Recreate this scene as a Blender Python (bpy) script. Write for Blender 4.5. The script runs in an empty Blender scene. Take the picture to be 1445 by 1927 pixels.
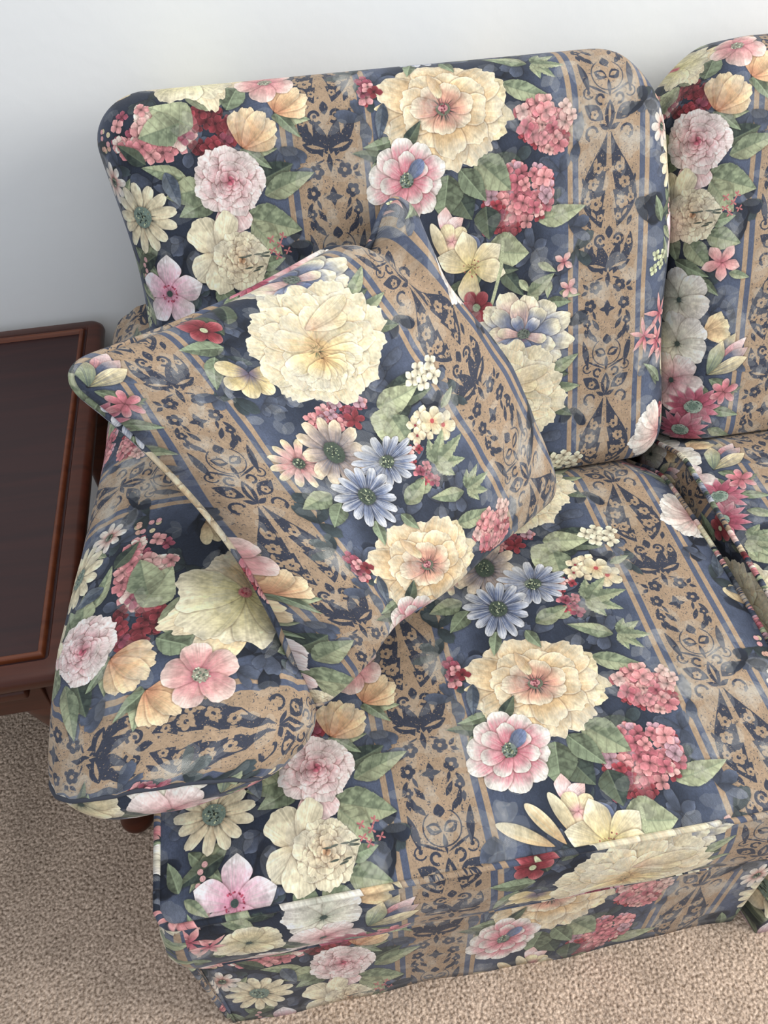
import bpy, bmesh, math, random
import numpy as np
from mathutils import Vector, Matrix

# ---------------------------------------------------------------- camera, light, exposure
# World frame: X along the sofa, Y towards the wall, Z up, floor at 0; seat top at Z0.
Z0 = 0.45
SC = bpy.context.scene
COL = SC.collection
cam_d = bpy.data.cameras.new('camera'); cam = bpy.data.objects.new('camera', cam_d); COL.objects.link(cam)
cam_d.sensor_fit = 'VERTICAL'; cam_d.sensor_height = 36.0; cam_d.lens = 36.0*1574.56/1927.0
cam_d.clip_start = 0.02
CR = Matrix(((0.984697193, 0.144525568, -0.09738479), (-0.171946447, 0.71467976, -0.677987654), (-0.028387613, 0.684357509, 0.728593812)))
cam.matrix_world = Matrix.Translation((-0.0439664, -0.29271341, 0.84291848+Z0)) @ CR.to_4x4()
SC.camera = cam
SC.view_settings.view_transform = 'Standard'; SC.view_settings.look = 'None'
SC.view_settings.gamma = 1.0; SC.view_settings.use_curve_mapping = False
SC.view_settings.exposure = 0.0
world = bpy.data.worlds.new('room_light'); SC.world = world; world.use_nodes = True
bg = world.node_tree.nodes['Background']; bg.inputs[0].default_value = (0.82, 0.89, 1.0, 1); bg.inputs[1].default_value = 0.84
def area(name, loc, target, size, size_y, power, col):
    l = bpy.data.lights.new(name, 'AREA'); l.shape = 'RECTANGLE'; l.size = size; l.size_y = size_y; l.energy = power; l.color = col
    o = bpy.data.objects.new(name, l); COL.objects.link(o); o.location = loc
    o.rotation_euler = (Vector(target)-Vector(loc)).to_track_quat('-Z', 'Y').to_euler(); return o
# daylight from a large window to the right, and the bounce from the bright ceiling
area('window_light', (2.6, -0.7, 2.0), (0.1, 0.4, 0.5), 1.6, 1.5, 74, (1.0, 0.975, 0.93))
area('ceiling_bounce', (0.4, -0.3, 2.75), (0.4, 0.3, 0), 3.0, 3.0, 28, (1.0, 0.97, 0.92))
# ---------------------------------------------------------------- printed fabric, drawn procedurally with numpy
# One repeat of the cloth: TU wide, TV high (metres). u runs across the stripes, v runs down the cloth.
TU, TV = 0.686, 0.670
FW = 2048; PX = TU/FW; FH = int(round(TV/PX))
rngF = np.random.default_rng(11)
CAN = np.zeros((FH, FW, 3), np.float32)
def rgb(r, g, b): return np.array([r, g, b], np.float32)/255.0
def vnoise(shape, cell, rng, oct=3):
    out = np.zeros(shape, np.float32); amp = 1; tot = 0
    for o in range(oct):
        ch = max(2, int(round(shape[0]/cell))); cw = max(2, int(round(shape[1]/cell)))
        g = rng.random((ch, cw)).astype(np.float32)
        ys = np.arange(shape[0])*ch/shape[0]; xs = np.arange(shape[1])*cw/shape[1]
        y0 = ys.astype(int); x0 = xs.astype(int); fy = (ys-y0)[:, None]; fx = (xs-x0)[None, :]
        fy = fy*fy*(3-2*fy); fx = fx*fx*(3-2*fx); y1 = (y0+1) % ch; x1 = (x0+1) % cw
        a = g[y0][:, x0]*(1-fx)+g[y0][:, x1]*fx; b = g[y1][:, x0]*(1-fx)+g[y1][:, x1]*fx
        out += amp*(a*(1-fy)+b*fy); tot += amp; amp *= .5; cell = max(cell/2, 1)
    return out/tot
N1 = rngF.random(4096).astype(np.float32)
N1s = np.convolve(np.r_[N1[-4:], N1, N1[:4]], np.ones(3)/3, 'same')[4:-4]
def n1(x):
    i = np.floor(x).astype(int); f = x-i; f = f*f*(3-2*f)
    return N1[i % 4096]*(1-f)+N1[(i+1) % 4096]*f
BIG = vnoise((FH, FW), 90, rngF, 3); MID = vnoise((FH, FW), 14, rngF, 2); FINE = vnoise((FH, FW), 2.6, rngF, 1)
def patch(cu, cv, rad):
    cx, cy = cu/PX, cv/PX; r = int(rad/PX)+3
    xi = np.arange(int(np.floor(cx))-r, int(np.floor(cx))+r+1); yi = np.arange(int(np.floor(cy))-r, int(np.floor(cy))+r+1)
    du = ((xi+.5)*PX-cu)[None, :].astype(np.float32); dv = ((yi+.5)*PX-cv)[:, None].astype(np.float32)
    return np.ix_(yi % FH, xi % FW), np.broadcast_to(du, (len(yi), len(xi))), np.broadcast_to(dv, (len(yi), len(xi)))
def sm(a, b, x): t = np.clip((x-a)/(b-a), 0, 1); return t*t*(3-2*t)
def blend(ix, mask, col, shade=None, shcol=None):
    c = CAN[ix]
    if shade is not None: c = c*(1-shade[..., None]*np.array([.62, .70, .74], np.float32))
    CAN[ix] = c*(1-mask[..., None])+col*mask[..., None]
ID = (1, 1, 0)
def petal(cu, cv, ang, L, Wd, cols, m=.62, p=.75, tip=2.0, wob=.08, scal=0., off=0., frame=ID, streak=None, sk=26, rim=.3, sh=.35, bend=0., side=.12, outline=.25, seed=None):
    """one petal: rooted `off` from the flower centre, pointing at `ang`, drawn over what lies beneath"""
    sx, sy, ro = frame; seed = rngF.integers(0, 3000) if seed is None else seed
    ix, du, dv = patch(cu, cv, (off+L)*1.12*max(sx, sy)+Wd*.3)
    cr, sr = math.cos(ro), math.sin(ro)
    fu = (du*cr+dv*sr)/sx; fv = (-du*sr+dv*cr)/sy
    ca, sa = math.cos(ang), math.sin(ang)
    X = (fu*ca+fv*sa-off)/L; Y = (-fu*sa+fv*ca)/(Wd/2)
    Y = Y-bend*np.clip(X, 0, 1)**2
    if scal: X = X*(1+scal*(n1(Y*2.6+seed)-.35)+.4*scal*(n1(Y*7+seed+50)-.5))
    f = np.where(X < m, np.sin(np.clip(X/m, 0, 1)*math.pi/2)**p, np.clip(1-np.clip((X-m)/(1-m), 0, 1)**tip, 0, 1)**(1/tip if tip >= 1.8 else 1))
    f = f*(1+wob*(n1(X*5+seed+9+np.sign(Y)*37)-.5)*2)
    d = (f-np.abs(Y))*Wd/2
    inside = (X > 0) & (X < 1)
    d = np.where(inside, np.minimum(d, (1-X)*L*1.4), -np.hypot(np.where(X < 0, X, X-1)*L, Y*Wd/2))
    mk = np.clip(d/PX+.5, 0, 1).astype(np.float32)
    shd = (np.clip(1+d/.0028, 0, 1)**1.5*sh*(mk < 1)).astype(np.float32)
    base, mid, tp = cols; t = np.clip(X, 0, 1)[..., None]
    c = np.where(t < .5, base+(mid-base)*sm(0, .5, t), mid+(tp-mid)*sm(.5, .95, t))
    c = c*(1+side*np.clip(Y, -1, 1)[..., None]*np.float32(rngF.choice([-1, 1]))+.26*(MID[ix]-.5)[..., None])
    vein = n1((Y/(.22+.78*np.clip(X, 0, 1)))*sk*.5+seed*1.7+300)
    if streak is not None:
        scol, samt, reach = streak
        sv = sm(.45, .8, vein)*np.clip(1-X/reach, 0, 1)**.6*samt
        c = c*(1-sv[..., None])+scol*sv[..., None]
    c = c*(1+.16*(vein-.5)[..., None])
    rr = np.clip(1-d/(.0012+Wd*.035), 0, 1)*sm(.30, .75, X)*rim*.9
    c = c+(np.array([.97, .94, .87], np.float32)-c)*rr[..., None]*.6
    ol = np.clip(1-np.abs(d)/(.0006), 0, 1)*outline
    c = c*(1-.28*ol[..., None])
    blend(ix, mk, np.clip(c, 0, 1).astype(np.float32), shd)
def disc(cu, cv, r, col, sh=.3, sq=1, a=1.):
    ix, du, dv = patch(cu, cv, r*1.5+.003); rr = np.hypot(du, dv/sq)*(1+.15*(MID[ix]-.5))
    blend(ix, np.clip((r-rr)/PX+.5, 0, 1)*a, np.broadcast_to(col, du.shape+(3,))*(1+.25*(FINE[ix]-.5))[..., None], np.clip(1+(r-rr)/.0025, 0, 1)*sh*(rr > r))
def stamens(cu, cv, r, ncol, n, spread, s=.0009):
    for k in range(n):
        a = rngF.random()*6.283; q = r*(spread+(1-spread)*rngF.random())
        disc(cu+q*math.cos(a), cv+q*math.sin(a), s*(.7+.6*rngF.random()), ncol*(.75+.5*rngF.random()), 0)
def hairs(cu, cv, r0, r1, col, n, a=.7):
    ix, du, dv = patch(cu, cv, r1*1.05); rr = np.hypot(du, dv); th = np.arctan2(dv, du)
    h = n1(th*n/6.283*2+77); m_ = sm(.5, .75, h)*sm(r1*(.6+.4*n1(th*9+5)), r0, rr)*(rr > r0*.8)*a
    blend(ix, m_.astype(np.float32), np.broadcast_to(col, du.shape+(3,)))
CREAM = rgb(228, 210, 164); CREAML = rgb(238, 226, 190); TANP = rgb(222, 182, 130); PEACH = rgb(226, 170, 142)
PINK = rgb(226, 160, 160); PINKL = rgb(244, 214, 208); ROSE = rgb(198, 106, 116); MAG = rgb(150, 62, 82); RED = rgb(140, 34, 46)
SLATE = rgb(96, 108, 138); NAVY = rgb(44, 55, 82); DARK = rgb(30, 38, 54); WHITE = rgb(240, 232, 220)
GRL = rgb(184, 190, 148); GRM = rgb(134, 148, 116); GRD = rgb(66, 82, 76); GRG = rgb(112, 128, 118)
def flower(cu, cv, R, n, cols, wr=.62, frame=ID, rings=((1, 1, 1),), rot=None, jit=.14, **k):
    rot = rngF.random()*6 if rot is None else rot
    for (rf, nf, wf) in rings:
        nn = max(3, int(round(n*nf))); order = rngF.permutation(nn)
        for i in order:
            a = rot+6.283*(i+.0)/nn+(rngF.random()-.5)*jit*2
            cc = tuple(np.clip(c*(1+(rngF.random()-.5)*.10), 0, 1) for c in cols)
            petal(cu, cv, a, R*rf*(1+(rngF.random()-.5)*jit), R*rf*wr*wf*(1+(rngF.random()-.5)*jit), cc, frame=frame, **k)
        rot += .5
def leaf(cu, cv, ang, L, Wd, kind='mid', bend=0., sh=.3, serr=.05):
    """cu,cv is the stem end; ang the direction it points"""
    A, B, V = {'light': (GRL, GRM, GRM*.85), 'mid': (GRM*1.15, GRM*.8, GRD), 'dark': (GRM*.8, GRD*.85, GRD*.6), 'grey': (rgb(120, 130, 140), rgb(84, 96, 112), rgb(60, 72, 90)), 'pale': (GRL*1.08, GRL*.9, GRM)}[kind]
    seed = rngF.integers(0, 3000)
    ix, du, dv = patch(cu, cv, L*1.05+Wd*abs(bend)); ca, sa = math.cos(ang), math.sin(ang)
    X = (du*ca+dv*sa)/L; Y = (-du*sa+dv*ca)/(Wd/2)-bend*4*np.clip(X, 0, 1)*(1-np.clip(X, 0, 1))
    f = np.where(X < .38, np.sin(np.clip(X/.38, 0, 1)*math.pi/2)**.7, np.clip(1-np.clip((X-.38)/.62, 0, 1)**1.5, 0, 1))
    f = f*(1-serr*((X*7) % 1)+.12*(n1(X*4+seed+np.sign(Y)*11)-.5))
    d = np.where((X > 0) & (X < 1), (f-np.abs(Y))*Wd/2, -1)
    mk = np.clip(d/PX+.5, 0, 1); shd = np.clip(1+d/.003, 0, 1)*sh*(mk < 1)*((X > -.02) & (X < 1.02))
    c = np.where((Y > 0)[..., None], A, B)*(1-.28*(1-np.clip(X*1.4, 0, 1)))[..., None]
    mixn = sm(.35, .7, MID[ix])[..., None]*.45; c = c*(1-mixn)+(A*.55+B*.45)*mixn
    vv = np.abs(((X*5-np.abs(Y)*.9) % 1)-.5); c = c*(1-.12*sm(.10, .03, vv)*sm(0, .35, MID[ix]))[..., None]; c = c*(1+.30*(MID[ix]-.5)+.22*(BIG[ix]-.5))[..., None]
    mid = np.clip(1-np.abs(Y)*Wd/2/.0011, 0, 1)[..., None]*.7; c = c*(1-mid)+(A*1.12)*mid if kind in ('mid', 'dark') else c*(1-mid)+V*mid
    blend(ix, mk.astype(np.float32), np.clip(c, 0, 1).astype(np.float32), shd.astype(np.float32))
def lobed(cu, cv, ang, L, kind='light'):
    for da, l, w in ((-1.15, .62, .34), (1.15, .62, .34), (-.6, .85, .36), (.6, .85, .36), (0, 1, .4)):
        leaf(cu, cv, ang+da, L*l, L*w, kind, sh=.15, serr=.22)
def stem(pts, w, col):
    for (a, b) in zip(pts[:-1], pts[1:]):
        n = int(math.hypot(b[0]-a[0], b[1]-a[1])/(w*.5))+1
        for i in range(n): t = i/n; disc(a[0]+(b[0]-a[0])*t, a[1]+(b[1]-a[1])*t, w, col, 0)
def floret(cu, cv, r, c, n=4, dot=True):
    ro = rngF.random()*6
    for i in range(n): petal(cu, cv, ro+6.283*i/n+.3*rngF.random(), r*(.85+.3*rngF.random()), r*.82, (c*.74, c, np.clip(c*1.10, 0, 1)), m=.62, p=.8, tip=1.7, wob=.14, sh=.28, rim=.3, side=.10, outline=.25)
    if dot: disc(cu, cv, r*.13, c*.5, 0)
def hydrangea(cu, cv, rx, ry, n, pal, r=.0085, under=RED):
    for k in range(n//3):
        a = rngF.random()*6.283; q = math.sqrt(rngF.random()); floret(cu+rx*q*math.cos(a), cv+ry*q*math.sin(a), r*.9, under*(.85+.3*rngF.random()), dot=False)
    r *= 1.22
    for k in range(int(n*.72)):
        a = rngF.random()*6.283; q = math.sqrt(rngF.random())*.95; c = pal[rngF.integers(0, len(pal))]*(.92+.16*rngF.random())
        floret(cu+rx*q*math.cos(a), cv+ry*q*math.sin(a), r*(.8+.4*rngF.random()), np.clip(c, 0, 1))
HP = (rgb(206, 116, 122), rgb(222, 142, 140), rgb(188, 92, 104), rgb(232, 172, 162))
def rose(cu, cv, R, cols, core, frame=ID, n=8):
    for (rf, nn, w, of, m_) in ((1, n, .85, 0, .72), (.8, 7, .8, .0, .72), (.62, 6, .85, .0, .7), (.46, 5, .95, 0, .68), (.32, 4, 1.0, 0, .6)):
        ro = rngF.random()*6
        for i in range(nn):
            k = 1-rf; c = tuple(np.clip(x*(1-k*.35)+core*k*.35, 0, 1) for x in cols)
            petal(cu, cv, ro+6.283*i/nn+.15*rngF.random(), R*rf*(.92+.16*rngF.random()), R*rf*w, (c[0]*(1-.1*k), c[1], c[2]), m=m_, p=.6, scal=.12, frame=frame, sh=.45, rim=.65, streak=(core, .35, .75))
    for k in range(5): petal(cu, cv, rngF.random()*6, R*.16, R*.16, (core*.8, core, cols[1]), sh=.3, rim=.4)
def big_bloom(cu, cv, R, frame, outer, inner, ro=0.):
    for i in rngF.permutation(12): petal(cu, cv, ro+6.283*i/12+.1*rngF.random(), R*(.93+.14*rngF.random()), R*.66, outer, m=.74, p=.75, scal=.13, frame=frame, streak=(TANP*.84, .8, 1.1), sh=.4, rim=.8)
    for i in rngF.permutation(9): petal(cu, cv, ro+.3+6.283*i/9+.1*rngF.random(), R*.74*(.9+.2*rngF.random()), R*.52, outer, m=.72, p=.75, scal=.12, frame=frame, streak=(TANP*.84, .75, 1.05), sh=.45, rim=.9)
    for i in rngF.permutation(7): petal(cu, cv, ro+.1+6.283*i/7+.15*rngF.random(), R*.5*(.85+.3*rngF.random()), R*.36, inner, m=.7, p=.75, scal=.1, frame=frame, streak=(rgb(150, 84, 84), .65, .8), sh=.4, rim=.9)

# --- ground
U = ((np.arange(FW)+.5)*PX)[None, :]*np.ones((FH, 1)); Vv = ((np.arange(FH)+.5)*PX)[:, None]*np.ones((1, FW))
def pan(uc0, uc1):            # 0 at the panel edge, 1 in its middle
    h = (uc1-uc0)/2; return np.clip(1-np.abs(((U-(uc0+uc1)/2+TU/2) % TU)-TU/2)/h, 0, 1)
edge = np.maximum(pan(.104, .340), pan(.447, .683))
gm = np.clip(sm(.03, .55, edge)+(BIG-.5)*.9, 0, 1)[..., None]
CAN[:] = (rgb(82, 93, 117)*(1-gm)+rgb(40, 49, 66)*gm)*(1+.12*(FINE-.5))[..., None]
lv = FINE*.6+vnoise((FH, FW), 5, rngF, 1)*.4
TAN = rgb(172, 144, 113)
# --- scrollwork stripe: drawn once as a half-period mask, then repeated
SW = .0398
def stripe_mask():
    hh = int(round(TV/2/PX)); ww = int(round(2*SW/PX)); bb = ((np.arange(hh)+.5)*PX)[:, None]*np.ones((1, ww)); aa = ((np.arange(ww)+.5)*PX-SW)[None, :]*np.ones((hh, 1))
    aa = np.abs(aa); M = np.zeros((hh, ww)); P2 = TV/2
    def rel(b): return ((bb-b+P2/2) % P2)-P2/2
    def lens(a, b, ang, L, W, s=1, m=.45, bend=0.):
        nonlocal M
        da, db = aa-a, rel(b); X = (da*math.cos(ang)+db*math.sin(ang))/L; Y = (-da*math.sin(ang)+db*math.cos(ang))/(W/2)-bend*4*np.clip(X, 0, 1)*(1-np.clip(X, 0, 1))
        f = np.where(X < m, np.sin(np.clip(X/m, 0, 1)*math.pi/2)**.9, np.clip(1-np.clip((X-m)/(1-m), 0, 1)**1.6, 0, 1))
        k = np.clip((f-np.abs(Y))*W/2/PX+.5, 0, 1)*((X > 0) & (X < 1)); M = np.maximum(M, k) if s > 0 else M*(1-k)
    def ring(a, b, r, w, s=1, a0=-9, a1=9, grow=0.):
        nonlocal M
        da, db = aa-a, rel(b); th = np.arctan2(db, da); rr = np.hypot(da, db)-grow*th
        k = np.clip((w/2-np.abs(rr-r))/PX+.5, 0, 1)*((th > a0) & (th < a1)); M = np.maximum(M, k) if s > 0 else M*(1-k)
    def dot(a, b, r, s=1):
        nonlocal M
        k = np.clip((r-np.hypot(aa-a, rel(b)))/PX+.5, 0, 1); M = np.maximum(M, k) if s > 0 else M*(1-k)
    def flo(a, b, r, s=1, n=5, hole=True):
        for i in range(n): dot(a+r*.62*math.cos(6.283*i/n+.5), b+r*.62*math.sin(6.283*i/n+.5), r*.46, s)
        dot(a, b, r*.5, s)
        if hole: dot(a, b, r*.3, -s)
    # teardrop pair
    tt = np.clip((rel(.06)+.054)/.110, 0, 1); on = (tt > 0) & (tt < 1)
    ao = .0030+.0295*np.sin(math.pi*tt**1.45*.985)**.85+.006*tt; ai = .0022+.0045*tt+.0035*((tt*5) % 1)*(tt > .35)
    M = np.maximum(M, np.clip(np.minimum(ao-aa, aa-ai)/PX+.5, 0, 1)*on)
    for (fa, fb, fr) in ((.014, .046, .0062), (.0205, .064, .0070), (.0285, .083, .0050), (.0175, .087, .0078), (.012, .104, .0045)): flo(fa, fb, fr, -1)
    lens(.016, .034, 1.3, .014, .005, -1); lens(.026, .070, 1.2, .012, .004, -1); lens(.010, .078, .9, .012, .004, -1); lens(.024, .095, 2.2, .012, .004, -1); lens(.012, .060, .6, .010, .004, -1)
    lens(.030, .104, 2.0, .014, .006, 1)
    # centre diamond, inner spirals
    lens(0, .114, 1.57, .016, .010, 1, .5); ring(.012, .131, .0065, .0034, 1, -3.2, 2.4, .0006); dot(.012, .131, .0022)
    # outer leaves
    lens(.0295, .124, 1.75, .034, .012, 1, .6, -.1); lens(.028, .142, 2.05, .022, .012, 1, .5); flo(.027, .136, .004, -1)
    # lotus and butterfly
    lens(.002, .172, -1.25, .040, .015, 1, .45); lens(.016, .150, 1.9, .026, .014, 1, .4); lens(0, .152, -1.57, .018, .006, -1)
    lens(.001, .1675, -.28, .030, .013, 1, .6, .12); lens(.004, .166, -.25, .022, .004, -1, .6, .1)
    lens(0, .171, 1.57, .021, .0065, 1, .5)
    # small blossoms
    flo(.0165, .190, .0082); lens(.026, .192, -.8, .011, .005); lens(.027, .194, .5, .010, .005); lens(.006, .178, .3, .012, .0022)
    flo(.0235, .213, .0078); lens(.020, .220, 1.9, .013, .004); lens(.026, .223, 1.1, .016, .005)
    lens(0, .207, 1.57, .022, .009, 1, .5); lens(-.002, .219, 0, .013, .0065, 1, .4)
    flo(.0275, .236, .0052); lens(.030, .243, 1.7, .012, .005); lens(.011, .246, -1.0, .018, .006); lens(.0135, .262, -.9, .019, .006); lens(.022, .258, -1.3, .020, .006)
    # rosette wreath
    lens(0, .252, 1.57, .014, .012, 1, .6); lens(.001, .280, -.45, .017, .0125, 1, .55); lens(.003, .278, -.45, .011, .005, -1, .5)
    ring(.001, .276, .0185, .0014, 1, -1.0, 1.6); lens(0, .282, 1.57, .020, .005); lens(.033, .258, 1.75, .040, .0085, 1, .5, .12); lens(.001, .300, -.45, .034, .003, 1, .5, -.1)
    # lower scrolls and leaf blocks
    ring(.012, .3035, .0052, .003, 1, -9, 1.9, .0005); ring(.0265, .297, .006, .0016, 1, -1.5, 2.6); dot(.0265, .296, .0022)
    lens(.008, .327, -.62, .030, .017, 1, .5); flo(.0195, .3205, .0050, -1)
    lens(0, .305, 1.57, .034, .013, 1, .5); lens(0, .31, 1.57, .022, .0035, -1); lens(.001, .003, -.5, .014, .006)
    ring(.022, .006, .0078, .0030, 1, -3.1, 1.2, .0005); dot(.0285, .010, .0026)
    lens(.034, .055, 1.6, .008, .003); lens(.035, .078, 1.4, .008, .003)
    return M
SM = stripe_mask(); hh, ww = SM.shape
for (uc, ph) in ((.0505, .1615), (.3935, 0.)):
    x0 = int((uc-.0505)/PX); x1 = int((uc+.0505)/PX)
    # the plain slate ground between the lines
    cols = np.arange(int((uc-.0545)/PX), int((uc+.0545)/PX)+1) % FW; du = (np.arange(int((uc-.0545)/PX), int((uc+.0545)/PX)+1)+.5)*PX-uc
    ad = np.abs(du)
    base = np.zeros((FH, len(cols), 3), np.float32)+rgb(82, 92, 116)
    lines = (np.clip((.00325-np.abs(ad-.0505))/PX+.5, 0, 1))[None, :, None]; field = (np.clip((.0400-ad)/PX+.5, 0, 1))[None, :, None]
    base = base*(1-lines)+TAN*1.02*lines; base = base*(1-field)+TAN*field
    yy = np.arange(FH); row = np.round((yy*PX-ph)/PX).astype(int) % hh
    m = SM[row]; k = np.clip(((du+SW)/PX).astype(int), 0, ww-1); m = m[:, k]*(ad < SW)[None, :]
    ixs = np.ix_(np.arange(FH), cols)
    worn = sm(.16, .27, lv[ixs])*.96; fleck = sm(.735, .77, np.roll(lv, 71, 0)[ixs])*(ad < .038)[None, :]*.75
    dk = np.clip(m*worn+fleck*(m < .3), 0, 1)[..., None]
    base = base*(1-dk)+rgb(50, 56, 74)*dk; base *= (1+.10*(FINE[ixs]-.5)+.10*(BIG[ixs]-.5))[..., None]
    CAN[ixs] = base
# --- faint woven shadow foliage on the navy ground
for k in range(330):
    u = rngF.random()*TU; v = rngF.random()*TV
    if (.09 < u < .355) or (.44 < u < .70):
        c = rgb(80, 89, 108) if rngF.random() < .5 else (rgb(36, 44, 60) if rngF.random() < .6 else rgb(62, 74, 78))
        for j in range(3): petal(u, v, rngF.random()*6.28, .016+.018*rngF.random(), .008+.009*rngF.random(), (c*.75, c*.95, c*1.08), sh=.25, rim=.1, outline=.5, streak=(c*.6, .5, 1.2), scal=.1)

# --- panel with the cream peony and the hydrangeas (u .104-.340)
leaf(.300, -.085, -2.7, .055, .020, 'light'); leaf(.262, -.060, .35, .065, .024, 'light', .15); leaf(.235, -.125, -.15, .040, .022, 'light')
leaf(.125, .005, 2.6, .035, .016, 'mid'); leaf(.120, .012, 3.4, .045, .014, 'dark', .3); leaf(.13, -.01, 3.0, .04, .014, 'mid', -.2); leaf(.145, .02, 2.2, .03, .018, 'light')
hydrangea(.309, -.014, .034, .026, 44, HP); hydrangea(.322, .008, .016, .012, 12, HP, under=RED)
for (a, b) in ((.338, -.028), (.345, -.018)): floret(a, b, .009, rgb(238, 190, 176))
leaf(.245, .020, .55, .062, .034, 'dark', .1); leaf(.235, .095, -.3, .04, .02, 'dark')
leaf(.300, .098, -.18, .064, .027, 'pale', .12)
stem(((.235, .06), (.245, .09), (.26, .12), (.255, .15)), .0018, GRD)
hydrangea(.277, .066, .043, .036, 80, HP+(rgb(196, 150, 160),)); hydrangea(.243, .090, .014, .018, 12, (RED*1.1, RED, MAG)); hydrangea(.262, .105, .012, .008, 5, (RED*1.1, RED))
leaf(.195, .050, 1.05, .045, .040, 'dark'); leaf(.235, .075, 1.5, .040, .034, 'dark'); leaf(.19, .035, 1.75, .052, .044, 'mid'); leaf(.225, .020, .75, .058, .045, 'light'); leaf(.205, .03, .9, .05, .03, 'mid')
for i, a in enumerate((-.2, .7, 1.55, 2.5)): petal(.180, .100, a-1.2, .030, .018, (PINK, PINKL*.98, rgb(236, 190, 180)), tip=1.4, sh=.3)
flower(.190, .112, .024, 5, (PINK, CREAM*.98, CREAM), wr=.7)
petal(.205, .105, .9, .03, .02, (SLATE, SLATE*1.3, SLATE*1.2))
for (a, b, an, l) in ((.150, .150, 3.05, .050), (.158, .140, 3.65, .062), (.170, .140, 4.1, .055), (.186, .142, 4.35, .058)): petal(a, b, an, l, .015, (TANP*.9, CREAM*.97, CREAML), m=.60, p=.8, tip=1.8, streak=(rgb(190, 150, 96), .6, 1.3), sk=8, wob=.03)
leaf(.235, .125, .2, .055, .05, 'pale', .1); leaf(.20, .15, -.5, .05, .02, 'dark'); leaf(.25, .150, .9, .05, .022, 'dark')
# peony
PE = (1.0, .86, .12)
for (da, l) in ((.2, .085), (3.0, .078), (2.5, .08), (-.4, .08)): petal(.190, -.037, da, l, .05, (TANP, rgb(236, 204, 150), CREAM), m=.75, scal=.15, frame=PE, rim=.6, streak=(TANP*.8, .5, .9))
big_bloom(.190, -.037, .076, PE, (rgb(196, 138, 88), rgb(226, 188, 132), rgb(240, 224, 188)), (rgb(176, 96, 92), rgb(218, 164, 132), rgb(240, 222, 188)), .3)
petal(.178, -.082, 1.3, .034, .013, (TANP, TANP*1.02, CREAM), sh=.3); leaf(.14, .0, -.9, .035, .016, 'dark')
hairs(.190, -.037, .007, .021, rgb(50, 54, 50), 44, .95); disc(.190, -.037, .0088, rgb(112, 118, 96), .3, .75); disc(.190, -.038, .0058, rgb(206, 134, 136), .2, .7); stamens(.190, -.038, .006, rgb(120, 50, 60), 14, .2)
# pink-streaked dahlia
for rr_, nn_ in ((.048, 10), (.033, 7)):
    for i in range(nn_): petal(.139, .036, 6.283*i/nn_+.25+.1*rngF.random(), rr_*(.9+.2*rngF.random()), rr_*.60, (rgb(178, 72, 92), rgb(226, 150, 156), WHITE), m=.72, p=.8, scal=.05, streak=(rgb(176, 66, 88), .85, .85), sh=.45, rim=1., frame=(1, .95, 0))
petal(.139, .036, -.75, .030, .016, (SLATE*.8, SLATE, SLATE*1.2)); disc(.139, .036, .0085, GRG, .3); stamens(.139, .036, .009, rgb(66, 80, 62), 40, .1); stamens(.139, .036, .009, GRL, 14, .2)
# lily
leaf(.23, .135, 2.0, .06, .018, 'light', .3); leaf(.225, .15, .1, .05, .018, 'dark'); leaf(.205, .16, 2.5, .045, .016, 'dark')
for a in (-2.75, -1.75, -.55, .25, 1.75): petal(.213, .146, a, .046, .029, (rgb(206, 188, 120), CREAM*.98, CREAML), m=.62, p=.9, tip=1.6, streak=(rgb(190, 160, 90), .4, .7), sh=.4, rim=.6)
stamens(.213, .146, .012, rgb(150, 70, 60), 16, .3, .0008); hairs(.213, .146, .002, .013, rgb(120, 110, 60), 10, .7)
for (a, b, an, l) in ((.292, .175, 1.3, .026), (.315, .172, 1.7, .024), (.275, .168, .9, .022), (.328, .19, .2, .03), (.30, .150, .5, .028)): leaf(a, b, an, l, .011, 'pale')
for (a, b) in ((.334, .152), (.341, .186)):
    for i in range(4): petal(a, b, 6.283*i/4+.6, .014, .008, (ROSE, rgb(232, 168, 160), rgb(240, 190, 180)), tip=1.6)
stem(((.255, .120), (.252, .150), (.235, .20)), .0022, GRL)
# small red blossom and blue-grey anemone
leaf(.285, .190, -.6, .045, .02, 'light'); leaf(.31, .20, .1, .035, .015, 'mid')
flower(.217, .196, .022, 6, (RED*.7, RED, rgb(178, 74, 80)), wr=.7, streak=(RED*.6, .7, 1)); disc(.217, .196, .005, GRM); 
for (rf, nn, cs) in ((1, 12, (SLATE*.8, rgb(150, 156, 172), CREAML)), (.78, 9, (SLATE*.75, rgb(130, 138, 160), CREAML)), (.5, 6, (SLATE*.7, SLATE*1.1, rgb(220, 214, 206)))):
    for i in rngF.permutation(nn): petal(.277, .240, 6.283*i/nn+rf*2, .066*rf*(.9+.2*rngF.random()), .066*rf*.48, cs if rngF.random() < .75 else (rgb(190, 130, 126), rgb(230, 190, 176), CREAML), m=.72, p=.85, scal=.08, frame=(1, .86, .3), streak=(rgb(74, 84, 116), .8, .8), sh=.42, rim=.8)
hairs(.279, .238, .006, .016, rgb(130, 60, 80), 36, .7); disc(.279, .238, .0085, rgb(92, 106, 92), .4, .75); stamens(.279, .238, .008, rgb(50, 62, 56), 30, .0)
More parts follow.
